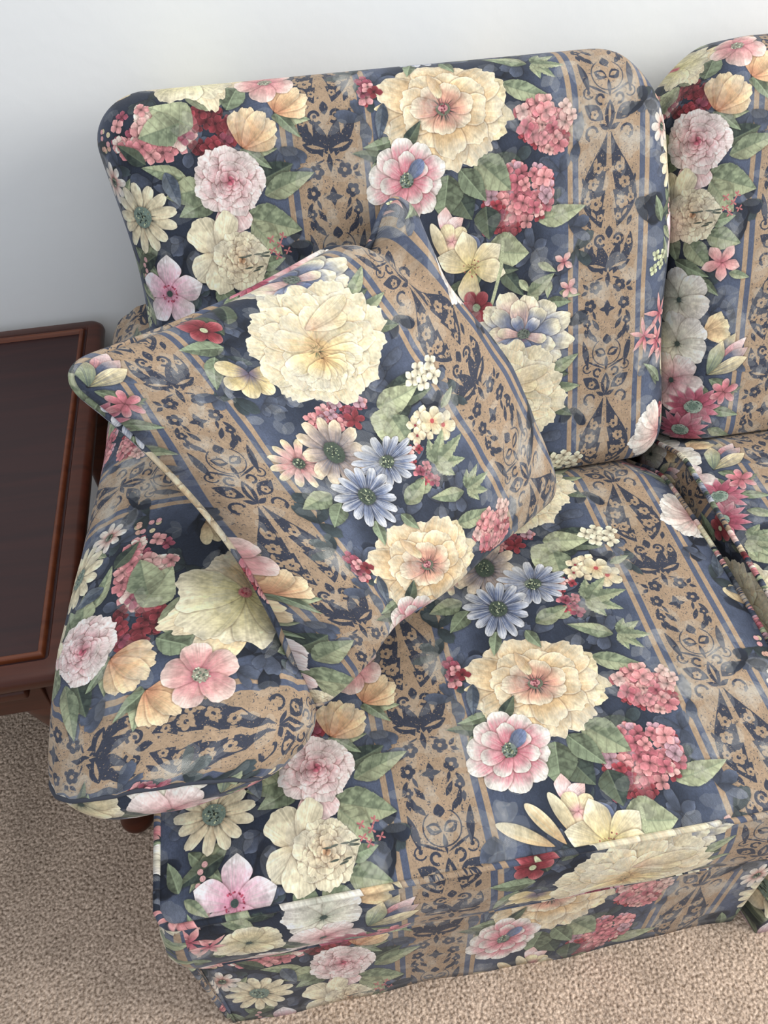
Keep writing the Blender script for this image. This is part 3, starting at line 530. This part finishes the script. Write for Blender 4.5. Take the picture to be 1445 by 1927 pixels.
# base rail with skirt to the floor: front sheet with gentle pleat waves
def base_sheet():
    V = []; UV = []; F = []; xs = np.concatenate([np.linspace(-.232, .43, 90), np.linspace(.434, .52, 44), np.linspace(.53, 1.75, 90)]); zs = np.linspace(.0, .32, 14)
    for j, z in enumerate(zs):
        for x in xs:
            y = .016+.008*(z/.32)-.020*(1-z/.32)**1.5*smooth01(.497, .507, x)*(1-.5*smooth01(.55, .75, x))+.030*math.exp(-((x-.492)/.006)**2)*(1-z/.32)+.0022*math.sin(x*17+1)*(1-z/.32)+.0012*math.sin(x*47)*(1-z/.32)
            V.append((x, y, z)); UV.append((x+.006, -.085+(.32-z)*.62))
    n = len(xs)
    for j in range(len(zs)-1):
        for i in range(n-1): F.append((j*n+i, j*n+i+1, (j+1)*n+i+1, (j+1)*n+i))
    # left side, folded round the corner
    b0 = len(V); ys = np.linspace(.016, .86, 40)
    for j, z in enumerate(zs):
        for y in ys: V.append((-.232+.003*math.sin(y*30)-.004*(1-z/.32), y, z)); UV.append((-.226-(y-.016), -.085+(.32-z)*.62))
    m = len(ys)
    for j in range(len(zs)-1):
        for i in range(m-1): F.append((b0+j*m+i, b0+(j+1)*m+i, b0+(j+1)*m+i+1, b0+j*m+i+1))
    o = mesh_obj('skirt', shift(V, SL), F, CLOTH, UV, sofa)
    md = o.modifiers.new('thick', 'SOLIDIFY'); md.thickness = .004; md.offset = -1
    return o
base_sheet()
def box(name, x0, x1, y0, y1, z0, z1, mat, parent, loc, r=.012, uvs=True, uoff=0., voff=0.):
    bm = bmesh.new(); bmesh.ops.create_cube(bm, size=1)
    for v in bm.verts: v.co = Vector(((x0+x1)/2+v.co.x*(x1-x0), (y0+y1)/2+v.co.y*(y1-y0), (z0+z1)/2+v.co.z*(z1-z0)))
    if r: bmesh.ops.bevel(bm, geom=bm.edges[:]+bm.verts[:], offset=r, segments=4, profile=.6, affect='EDGES')
    V = [tuple(v.co) for v in bm.verts]; F = [tuple(v.index for v in f.verts) for f in bm.faces]
    fuv = []
    for f in bm.faces:
        n = f.normal
        for l in f.loops:
            c = l.vert.co
            fuv.append((c.x+uoff, -c.z+voff) if abs(n.y) > .6 else ((c.x+uoff, -c.y+voff) if abs(n.z) > .6 else (c.y+uoff, -c.z+voff)))
    bm.free()
    return mesh_obj(name, shift(V, loc), F, mat, None, parent, face_uvs=fuv)
tube('skirt_piping', [(-.236, .012+.006*k/8, .30-.27*k/8) for k in range(9)], .0040, CLOTH, sofa, closed=False, loc=SL, u0=.3, v0=.1)
box('base', -.222, 1.74, .035, .86, .03, .305, CLOTH, sofa, SL)
# sloping back frame that the back cushions lean on
def back_frame():
    V = []; UV = []; F = []
    x0, x1 = -.165, 1.74; prof = []
    for (s, d) in ((-.25, .215), (.30, .185), (.40, .185), (.455, .195), (.475, .225), (.470, .27), (.40, .30), (.1, .33), (-.25, .40)):
        prof.append((min(YB+s*ST+d*CT, YW-.02), Z0+s*CT-d*ST))
    prof = [(y, max(z, .1)) for y, z in prof]
    xs = [x0+.0, x0+.006, x0+.02]+list(np.linspace(x0+.05, x1, 30)); arc = 0
    cy = sum(p[0] for p in prof)/len(prof); cz = sum(p[1] for p in prof)/len(prof)
    for i, x in enumerate(xs):
        k = (.93, .98, 1)[i] if i < 3 else 1
        for q, (y, z) in enumerate(prof):
            V.append((x, cy+(y-cy)*k, cz+(z-cz)*k)); UV.append((x, -z*1.1))
    n = len(prof)
    for i in range(len(xs)-1):
        for q in range(n): F.append((i*n+q, (i+1)*n+q, (i+1)*n+(q+1) % n, i*n+(q+1) % n))
    F.append(tuple(range(n))); F.append(tuple((len(xs)-1)*n+q for q in range(n))[::-1])
    return mesh_obj('back_frame', shift(V, SL), F, CLOTH, UV, sofa)
back_frame()
# rolled arm
ACX, ACZ, AA, AB = -.187, Z0+.093, .128, .082
ZT_ = ACZ+AB
def arm_front(x, y, z):
    """the nose of the arm leans back towards the seat: depth grows below the seam"""
    k = min(1, max(0, (ZT_-.035-z)/.13)); w = 1-smooth01(.10, .34, y)
    return y+.085*k**1.25*w+(.034 if x < ACX else .008)*min(1.15, abs(x-(ACX-.016))/(AA*.80))**5*w
def arm():
    nt_ = 80; ys = [.060, .062, .066, .072, .080, .089, .100, .113]+list(np.linspace(.13, .80, 36))
    def sec(t, k, y):
        c, s = math.cos(t), math.sin(t); e = 2/2.3 if s > 0 else 1-.13*(1+s)**4
        X = math.copysign(abs(c)**e, c); Z = math.copysign(abs(s)**e, s)
        crown = .005*math.sin(y*9)+.002*hn(y*3, t)
        inn = .030*smooth01(.12, .62, y)*(.5-.5*X)
        cx = ACX-.020*(1-k)/.2*(1 if k > .5 else 0)
        return cx+(AA+crown*.4)*k*X+inn-.002*math.sin(y*6), ACZ+(AB+crown)*k*Z+.006*smooth01(.1, .3, y)
    V = []; UV = []; F = []; L = [0]; pr = None
    for i in range(nt_+1):
        t = -math.pi/2+2*math.pi*i/nt_; p = sec(t, 1, .3)
        if pr: L.append(L[-1]+math.dist(p, pr))
        pr = p
    tot = L[-1]; rows = []
    for y in ys:
        q = max(0., (.113-y)/(.113-.060)); k = .78+.22*math.sqrt(max(0, 1-q**2.2)) if y < .113 else 1
        row = []
        for i in range(nt_+1):
            t = -math.pi/2+2*math.pi*i/nt_; x, z = sec(t, k, y); s = L[i]-tot/2
            wr = .0018*math.sin(26*t+40*y)*smooth01(.25, .07, y)
            row.append(len(V)); V.append((x, arm_front(x, y, z)+wr, z)); UV.append((-(y-.142)+(1-k)*.10, -.070+s))
        rows.append(row)
    for j in range(len(ys)-1):
        for i in range(nt_): F.append((rows[j][i], rows[j][i+1], rows[j+1][i+1], rows[j+1][i]))
    fu = np.array([UV[vi] for f in F for vi in f]).reshape(-1, 4, 2)
    for a in fu:
        if a[:, 1].max()-a[:, 1].min() > tot/2: a[a[:, 1] < a[:, 1].mean(), 1] += tot
    mesh_obj('arm_roll', shift(V, SL), F, CLOTH, None, sofa, face_uvs=fu.reshape(-1, 2))
    # front facing panel: a soft domed oval sewn in with its own piece of cloth
    V = []; UV = []; F = []; rings = 16; nr = 80
    for a in range(rings+1):
        q = a/rings
        for i in range(nr):
            t = 2*math.pi*i/nr; x, z = sec(t, .80, .06); x = ACX-.020+(x-(ACX-.020))*q; z = ACZ+(z-ACZ)*q
            y = arm_front(x, .0625, z)-.016*(1-q**2.2)-.0012*hn(x*6, z*6)
            V.append((x, y, z)); UV.append((-.075+(x-ACX)*1.0, .365+(ACZ-z)*1.15))
    for a in range(rings):
        for i in range(nr): F.append((a*nr+i, a*nr+(i+1) % nr, (a+1)*nr+(i+1) % nr, (a+1)*nr+i))
    mesh_obj('arm_front_panel', shift(V, SL), [f[::-1] for f in F], CLOTH, UV, sofa)
    sp = []
    for i in range(nr):
        t = 2*math.pi*i/nr; x, z = sec(t, .80, .06); z += .002*math.sin(3*t)
        sp.append((x, arm_front(x, .0605, z), z+.0008))
    tube('seam', sp, .0021, SEAM, sofa, loc=SL)
SEAM, _nt, _b = new_mat('dark_seam_thread'); _b.inputs['Base Color'].default_value = (.035, .04, .055, 1); _b.inputs['Roughness'].default_value = .9
arm()
box('arm_side', -.262, -.095, .165, .84, .03, Z0+.05, CLOTH, sofa, SL, r=.02, uoff=.1, voff=.2)

# ---------------------------------------------------------------- seat cushions
def seat_cushion(name, x0, x1, ear, zoff, u_off, rr, label, left_in=.002):
    """T-shaped box cushion: ear = left reach of the part that wraps in front of the arm"""
    loc = ((x0+x1)/2, .25, Z0+zoff-.15); yb = .60; er = .150
    xs = []; 
    if ear is not None: xs += list(np.linspace(ear, x0, 20))[:-1]
    xs += list(np.linspace(x0, x1, 64)); ys = sorted(set([round(v, 5) for v in list(np.linspace(0, er, 10))+list(np.linspace(er, yb, 44))]))
    xl = ear if ear is not None else x0
    def corner(x, y):
        for (cx, cy, sx, sy, r) in (((xl), 0, 1, 1, .020), (x1, 0, -1, 1, .022), (x1, .53, -1, -1, rr), ((xl), er, 1, -1, .012 if ear is not None else 0)):
            if cy == .53: cy = yb
            ax = (x-cx)*sx; ay = (y-cy)*sy
            if r and 0 <= ax < r and 0 <= ay < r:
                dx, dy = round_corner(1-ax/r, 1-ay/r); return cx+sx*(r-dx*r), cy+sy*(r-dy*r)
        return x, y
    def inside(x, y): return (ear is None) or x >= x0-1e-6 or y <= er+1e-6
    def bd(x, y):
        d = min(x1-x, y, yb-y)
        if ear is None: d = min(d, x-x0)
        elif x < x0: d = min(d, x-ear, er-y)
        else: d = min(d, (x-ear) if y < er else (x-x0 if x-x0 > 0 else 1)+.0)
        return max(d, 0)
    idx = {}; V = []; UV = []; F = []
    for i, x in enumerate(xs):
        for j, y in enumerate(ys):
            if not inside(x, y): continue
            d = bd(x, y) if not (ear is not None and x < x0+.08 and y > er) else .1
            z = .0105*(1-math.exp(-d/.035))-.0035+.0016*hn(x*1.6, y*1.6)*(1-math.exp(-d/.05))+.006*math.exp(-((x-(x0+x1)/2)**2+(y-.28)**2)/.05)
            X, Y = corner(x, y)
            if x == xs[-1] and rr: pass
            z -= .045*smooth01(yb-.12, yb, y)+.018*smooth01(x1-.07, x1, x)*smooth01(.32, .55, y)
            idx[i, j] = len(V); V.append((X, Y, Z0+zoff+z)); UV.append((x+u_off, (.146 if ear is not None else .106)-y))
    for i in range(len(xs)-1):
        for j in range(len(ys)-1):
            k = [(i, j), (i+1, j), (i+1, j+1), (i, j+1)]
            if all(q in idx for q in k): F.append(tuple(idx[q] for q in k))
    root = mesh_obj(name, shift(V, loc), F, CLOTH, UV); root.location = loc
    tag(root, label, 'cushion', 'loose seat cushions of the sofa')
    # boundary loop, walked in order
    ed = {}
    for f in F:
        for a, b in zip(f, f[1:]+f[:1]): ed[(a, b)] = 1
    nxt = {a: b for (a, b) in ed if (b, a) not in ed}
    st = min(nxt, key=lambda a: (V[a][1], V[a][0])); loop = [st]; c = nxt[st]
    while c != st: loop.append(c); c = nxt[c]
    P = [Vector(V[a]) for a in loop]; n = len(P)
    # boxing (the side band)
    BV = []; BU = []; BF = []; s = 0; dz = np.linspace(0, 1, 13)
    nor = []
    for i in range(n):
        t = (P[(i+1) % n]-P[(i-1) % n]); t.z = 0; nor.append(Vector((t.y, -t.x, 0)).normalized())
    for i in range(n+1):
        q = i % n
        if i: s += (P[q]-P[(i-1) % n]).length
        for a in dz:
            bulge = (.016 if P[q].y < .02 else .010)*math.sin(math.pi*a)**.8-.004
            crease = .002*math.sin(s*60+a*4)*math.sin(math.pi*a)
            p = P[q]+nor[q]*(bulge+crease); BV.append((p.x, p.y, P[q].z-.004-a*.140*(1 if P[q].y < .3 else .8)))
            BU.append((V[loop[0]][0]+s+u_off, .245+a*.150*1.05))
    m = len(dz)
    for i in range(n):
        for a in range(m-1): BF.append((i*m+a, i*m+a+1, (i+1)*m+a+1, (i+1)*m+a))
    mesh_obj('boxing', shift(BV, loc), BF, CLOTH, BU, root)
    pts = []
    for i in range(n): pts.append(P[i]+nor[i]*.0015+Vector((0, 0, .0005)))
    tube('piping', pts, .0036, CLOTH, root, loc=loc, pos_uv=lambda p: (p.x+u_off+2.2*p.y, .262-p.y))
    pts = [Vector((BV[i*m+m-1][0], BV[i*m+m-1][1], BV[i*m+m-1][2])) for i in range(n)]
    tube('piping', pts, .0036, CLOTH, root, loc=loc, pos_uv=lambda p: (p.x+u_off, .42-p.y))
    BTM = [tuple(p) for p in pts]; mesh_obj('underside', shift(BTM, loc), [tuple(range(n))[::-1]], CLOTH, [(p[0], p[1]) for p in BTM], root, smooth=False)
    return root
seat_cushion('seat_cushion', -.105, .481, -.236, 0., 0., .05, 'left seat cushion with a T-shaped ear wrapping in front of the rolled arm')
seat_cushion('seat_cushion', .503, 1.215, None, .022, -.566, .03, 'seat cushion at the right edge, past the dark gap')

# ---------------------------------------------------------------- back cushions
def back_cushion(name, x0, x1, s1, uoff, voff, rl, rr_, label, top_in, dtop=0., seed=0., zseat=0.):
    T = .185; r = .062; xc = (x0+x1)/2; loc = (xc, YB+.12, Z0)
    hx = (x1-x0)/2; hs = s1/2+.01; sc = s1/2-.01
    def axis(h, n): 
        e = [(-h)+r*(1-math.cos(math.pi/2*k/8)) if False else -h+r*k/8 for k in range(8)]
        return e+list(np.linspace(-h+r, h-r, n))+[-q for q in e[::-1]]
    ax = axis(hx, 44); as_ = axis(hs, 34); ad = [-T/2+r*k/6 for k in range(6)]+list(np.linspace(-T/2+r, T/2-r, 4))+[T/2-r+r*k/6 for k in range(1, 7)]
    V = []; UV = []; F = []; reg = {}
    H = (hx, hs, T/2)
    def vert(p, key):
        if key in reg: return reg[key]
        core = [max(-H[k]+r, min(H[k]-r, p[k])) for k in range(3)]
        o = [p[k]-core[k] for k in range(3)]; l = math.sqrt(sum(q*q for q in o)) or 1
        n = [q/l for q in o]; q = [core[k]+n[k]*r for k in range(3)] if l > 1e-9 and any(abs(v) > 1e-9 for v in o) else list(p)
        # front is d = -T/2
        nf = -n[2]
        ua = core[0]+(r*math.atan2(n[0], max(nf, 0)) if abs(n[0]) > 1e-6 else 0)
        va = core[1]+(r*math.atan2(n[1], max(nf, 0)) if abs(n[1]) > 1e-6 else 0)
        if core[2] > -H[2]+r+1e-6 or (nf <= 1e-6):
            dd = (q[2]-(-H[2]+r))
            if abs(n[1]) > .5: va += math.copysign(dd, n[1])
            elif abs(n[0]) > .5: ua += math.copysign(dd, n[0])
        X, S, D = q
        # puffed front and slightly pulled-in middle of the edges
        fx = max(0, 1-(X/hx)**2); fs = max(0, 1-(S/hs)**2)
        if D < 0: D -= .016*(fx*fs)**.5*(1 if nf > .2 else .3)
        D += .0022*hn(X*1.8+seed, S*2.3+seed)
        # corner rounding in the plane of the cushion
        for sx, sy, rad in ((-1, 1, rl), (1, 1, rr_), (-1, -1, .02), (1, -1, .02)):
            axx = hx-X*sx; ayy = hs-S*sy
            if axx < rad and ayy < rad:
                dx, dy = round_corner(1-axx/rad, 1-ayy/rad); X = sx*(hx-rad+dx*rad); S = sy*(hs-rad+dy*rad)
        X += -top_in[0]*(-1)*0
        tt = (S+hs)/(2*hs)
        X += (top_in[0]*smooth01(.55, 1, tt) if X < 0 else -top_in[1]*smooth01(.5, 1, tt))*abs(X/hx)**3
        X += .004*math.sin(S*19+seed)*abs(X/hx)**4
        s = sc+S+(dtop*(X/hx)) * smooth01(.5, 1, tt); d = D+T/2
        # the underside is pressed flat on the seat
        P = (xc+X, YB+s*ST+d*CT, Z0+s*CT-d*ST)
        P = (P[0], P[1], max(P[2], Z0+zseat+.0075-.050*smooth01(.48, .62, P[1])))
        # cloth coordinates: the plane position, plus the arc length that turns away over the rounded edge
        nl = math.hypot(n[0], n[1])
        ex = (r*math.atan2(nl, max(nf, 0))-r*nl if nl > 1e-6 else 0)+(max(0, core[2]+H[2]-r) if nl > .5 else 0)
        if nl > 1e-6:
            ox, oy = n[0]/nl, n[1]/nl
            for sx, sy, rad in ((-1, 1, rl), (1, 1, rr_)):
                if hx-q[0]*sx < rad and hs-q[1]*sy < rad:
                    ox, oy = X-sx*(hx-rad), S-sy*(hs-rad); l2 = math.hypot(ox, oy) or 1; ox /= l2; oy /= l2
        else: ox = oy = 0
        reg[key] = len(V); V.append(P); UV.append((xc+X+ox*ex+uoff, -(sc+S+oy*ex)+voff)); return reg[key]
    def face_grid(A, B, mk, flip):
        for i in range(len(A)-1):
            for j in range(len(B)-1):
                q = [mk(A[a], B[b]) for a, b in ((i, j), (i+1, j), (i+1, j+1), (i, j+1))]
                ids = [vert(p, tuple(round(c, 5) for c in p)) for p in q]
                if len(set(ids)) < 3: continue
                F.append(tuple(ids[::-1] if flip else ids))
    face_grid(ax, as_, lambda a, b: (a, b, -H[2]), False); face_grid(ax, as_, lambda a, b: (a, b, H[2]), True)
    face_grid(ax, ad, lambda a, b: (a, H[1], b), False); face_grid(ax, ad, lambda a, b: (a, -H[1], b), True)
    face_grid(as_, ad, lambda a, b: (-H[0], a, b), False); face_grid(as_, ad, lambda a, b: (H[0], a, b), True)
    o = mesh_obj(name, shift(V, loc), F, CLOTH, UV); o.location = loc
    return tag(o, label, 'cushion', 'back cushions of the sofa')
SV = 0.446
b1 = back_cushion('back_cushion', -.205, .500, .535, 0.002, SV, .020, .105, 'left back cushion, the one whose rounded left end stands free by the wall', (-.013, .016))
b2 = back_cushion('back_cushion', .501, 1.21, .533, -.580, SV-.012, .10, .06, 'back cushion at the right edge, starting past the deep seam', (.0, .0), seed=2., zseat=.022)

# ---------------------------------------------------------------- throw pillow
def throw_pillow():
    c = Vector((.039, .37975, .23125+Z0)); e1 = Vector((.7763894, .628899, -.0412973)); e2 = Vector((-.3323467, .464202, .8210130)); n = Vector((.5355046, -.6237008, .5694139))
    CO = {(-1, 1): (-.250, .216), (1, 1): (.246, .218), (1, -1): (.256, -.222), (-1, -1): (-.206, -.216)}
    M = 72
    PU = [0.2773, 1.1547, 0.1867, -0.1301, -0.0256, -0.0544]; PV = [-0.1881, 0.0194, -1.1738, 0.1661, 0.0147, -0.0576]   # how the cut of cloth lies on the pillow face
    def surf(a, b, side):
        a0, b0 = a, b; rc = .15
        if abs(a) > 1-rc and abs(b) > 1-rc:
            dx, dy = round_corner((abs(a)-1+rc)/rc, (abs(b)-1+rc)/rc); a = math.copysign(1-rc+dx*rc, a); b = math.copysign(1-rc+dy*rc, b)
        w = {k: (1+k[0]*a)/2*(1+k[1]*b)/2 for k in CO}
        x = sum(CO[k][0]*w[k] for k in CO); y = sum(CO[k][1]*w[k] for k in CO)
        x += .016*(1-b*b)*smooth01(-.4, -1, a)
        x -= .034*smooth01(.35, 1, a)*math.exp(-((b-.50)/.38)**2)
        # edges pulled in between the dog-ear corners
        pin = .020; x -= math.copysign(pin*(1-b*b)**1.0*abs(a)**3, a) if a else 0; y -= math.copysign(pin*(1-a*a)*abs(b)**3, b) if b else 0
        g = max(0, (1-a0*a0)*(1-b0*b0)); t = g**.36
        h = (.082 if side > 0 else .060)*t
        # folds running in from the corners and puckers along the seam
        h += .0035*math.sin(9*a*b+2*a)*g**.5*(a*a+b*b)+.0022*hn(a*.9, b*1.1)*t
        bend = -.018*(a*a*b*b)+.010*math.sin(a*2.2+b)*.6
        # the top corner folds back against the cushion behind it
        fold = -.010*smooth01(.55, 1.0, (a+b)/2)+.008*smooth01(.6, 1, (-a+b)/2)
        y -= .030*math.exp(-((a-.56)/.15)**2)*smooth01(.2, 1, b); h -= .018*math.exp(-((a-.56)/.13)**2-((b-.8)/.35)**2)
        y += .008*math.exp(-((a+.45)/.2)**2)*smooth01(.2, 1, -b); h -= .010*math.exp(-((a+.45)/.14)**2-((b+.8)/.3)**2)
        lift = Vector((0, -.45, .75))*.050*smooth01(.75, -.9, a*.45+b+.25)*smooth01(.5, -.5, a)
        return c+e1*x+e2*y+n*(side*h+bend+fold-.012)+lift, x, y
    V = []; UV = []; F = []; ids = {}
    def par(k): t = -1+2*k/M; return math.copysign(1-(1-abs(t))**1.35, t) if t else 0
    for side in (1, -1):
        for i in range(M+1):
            for j in range(M+1):
                a, b = par(i), par(j); ed = i in (0, M) or j in (0, M)
                if ed and (i, j) in ids: ids[(i, j, side)] = ids[(i, j)]; continue
                p, x, y = surf(a, b, side); k = len(V); V.append(p); UV.append((sum(k*q for k, q in zip(PU, (1, x, y, x*x*10, x*y*10, y*y*10))), sum(k*q for k, q in zip(PV, (1, x, y, x*x*10, x*y*10, y*y*10)))) if side > 0 else (x*1.06+.55, -y+.1))
                ids[(i, j, side)] = k
                if ed: ids[(i, j)] = k
        for i in range(M):
            for j in range(M):
                f = (ids[(i, j, side)], ids[(i+1, j, side)], ids[(i+1, j+1, side)], ids[(i, j+1, side)]); F.append(f if side > 0 else f[::-1])
    loc = tuple(c)
    o = mesh_obj('throw_pillow', shift(V, loc), F, CLOTH, UV); o.location = loc
    tag(o, 'square floral throw pillow standing on its corner against the arm and back cushion', 'pillow')
    pts = []
    for k in range(M): pts.append(V[ids[(k, 0, 1)]])
    for k in range(M): pts.append(V[ids[(M, k, 1)]])
    for k in range(M, 0, -1): pts.append(V[ids[(k, M, 1)]])
    for k in range(M, 0, -1): pts.append(V[ids[(0, k, 1)]])
    # round the sharp corners of the cord a little
    P = [Vector(p) for p in pts]
    for _ in range(3): P = [(P[i-1]+P[i]*2+P[(i+1) % len(P)])/4 for i in range(len(P))]
    tube('piping', P, .0042, CLOTH, o, loc=loc, u0=.44, v0=.21)
throw_pillow()

# ---------------------------------------------------------------- side table
def side_table():
    X1, X0, Y0, Y1, ZT = -.308, -1.02, .236, .906, Z0+.100
    loc = ((X0+X1)/2, (Y0+Y1)/2, 0); t = empty('side_table', loc)
    tag(t, 'dark mahogany side table with a framed top beside the sofa arm', 'table')
    def loopr(ins, z, r):
        a0, a1, b0, b1 = X0+ins, X1-ins, Y0+ins, Y1-ins; out = []
        for (cx, cy, st) in ((a1-r, b1-r, 0), (a0+r, b1-r, 90), (a0+r, b0+r, 180), (a1-r, b0+r, 270)):
            for k in range(7): an = math.radians(st+15*k); out.append((cx+r*math.cos(an), cy+r*math.sin(an), z))
        return out
    def ringmesh(name, prof, mat, cap_last=False, cap_first=False):
        V = []; F = []
        for (ins, z, r) in prof: V += loopr(ins*.74, ZT+z, max(r, .0005))
        n = 28
        for i in range(len(prof)-1):
            for k in range(n): F.append((i*n+k, i*n+(k+1) % n, (i+1)*n+(k+1) % n, (i+1)*n+k))
        if cap_last: F.append(tuple((len(prof)-1)*n+k for k in range(n)))
        if cap_first: F.append(tuple(range(n))[::-1])
        o = mesh_obj(name, shift(V, loc), F, mat, None, t)
        md = o.modifiers.new('split', 'EDGE_SPLIT'); md.split_angle = math.radians(50); return o
    ringmesh('top_frame', [(.022, -.030, .012), (.010, -.028, .014), (.004, -.022, .018), (.000, -.014, .020), (.001, -.007, .020), (.006, -.002, .018), (.012, .0, .014), (.030, .0005, .006), (.0335, -.004, .004)], WOOD, cap_first=True)
    ringmesh('groove', [(.033, -.0042, .004), (.0385, -.0045, .002)], WOOD_PANEL)
    ringmesh('bead_molding', [(.0375, -.006, .002), (.0385, .000, .002), (.0405, .0025, .002), (.0435, .003, .001), (.0465, .0012, .001), (.049, -.003, .001)], WOOD_BEAD)
    ringmesh('inlaid_panel', [(.0485, -.0035, .001), (.050, -.0040, .001)], WOOD_PANEL, cap_last=True)
    ringmesh('top_slab', [(.03, -.03, .01), (.03, -.012, .01)], WOOD_PANEL, cap_first=True, cap_last=True)
    # apron with a moulded lower edge
    for nm, (a0, a1, b0, b1) in (('apron', (X0+.05, X1-.05, Y0+.030, Y0+.05)), ('apron', (X0+.05, X1-.05, Y1-.05, Y1-.03)), ('apron', (X0+.03, X0+.05, Y0+.05, Y1-.05)), ('apron', (X1-.05, X1-.03, Y0+.05, Y1-.05))):
        box(nm, a0, a1, b0, b1, ZT-.105, ZT-.028, WOOD, t, loc, r=.003)
    box('apron_molding', X0+.03, X1-.06, Y0+.016, Y0+.038, ZT-.060, ZT-.044, WOOD, t, loc, r=.006)
    # cabriole legs
    for sx in (1, -1):
        for sy in (-1, 1):
            cx = (X1-.056) if sx > 0 else (X0+.056); cy = (Y0+.086) if sy < 0 else (Y1-.056)
            V = []; F = []; seg = 24; prof = [(1.0, 0, .036), (.95, .002, .042), (.90, .006, .050), (.84, .008, .052), (.77, .004, .044), (.66, -.004, .032), (.5, -.012, .023), (.34, -.014, .0175), (.2, -.012, .015), (.11, -.008, .016), (.06, -.006, .022), (.035, -.005, .027), (.015, -.005, .026), (0, -.005, .020)]
            top = ZT-.028
            for (h, off, r) in prof:
                k = off*.7071
                for q in range(seg):
                    an = 2*math.pi*q/seg; e = .75 if h > .6 else 1
                    c_, s_ = math.cos(an), math.sin(an)
                    V.append((cx+sx*k+r*math.copysign(abs(c_)**e, c_), cy+sy*k+r*math.copysign(abs(s_)**e, s_), h*top))
            for i in range(len(prof)-1):
                for q in range(seg): F.append((i*seg+q, i*seg+(q+1) % seg, (i+1)*seg+(q+1) % seg, (i+1)*seg+q)[::-1])
            F.append(tuple(range(seg))); F.append(tuple((len(prof)-1)*seg+q for q in range(seg))[::-1])
            o = mesh_obj('leg', shift(V, loc), F, WOOD, None, t); md = o.modifiers.new('sub', 'SUBSURF'); md.levels = 1; md.render_levels = 1
side_table()
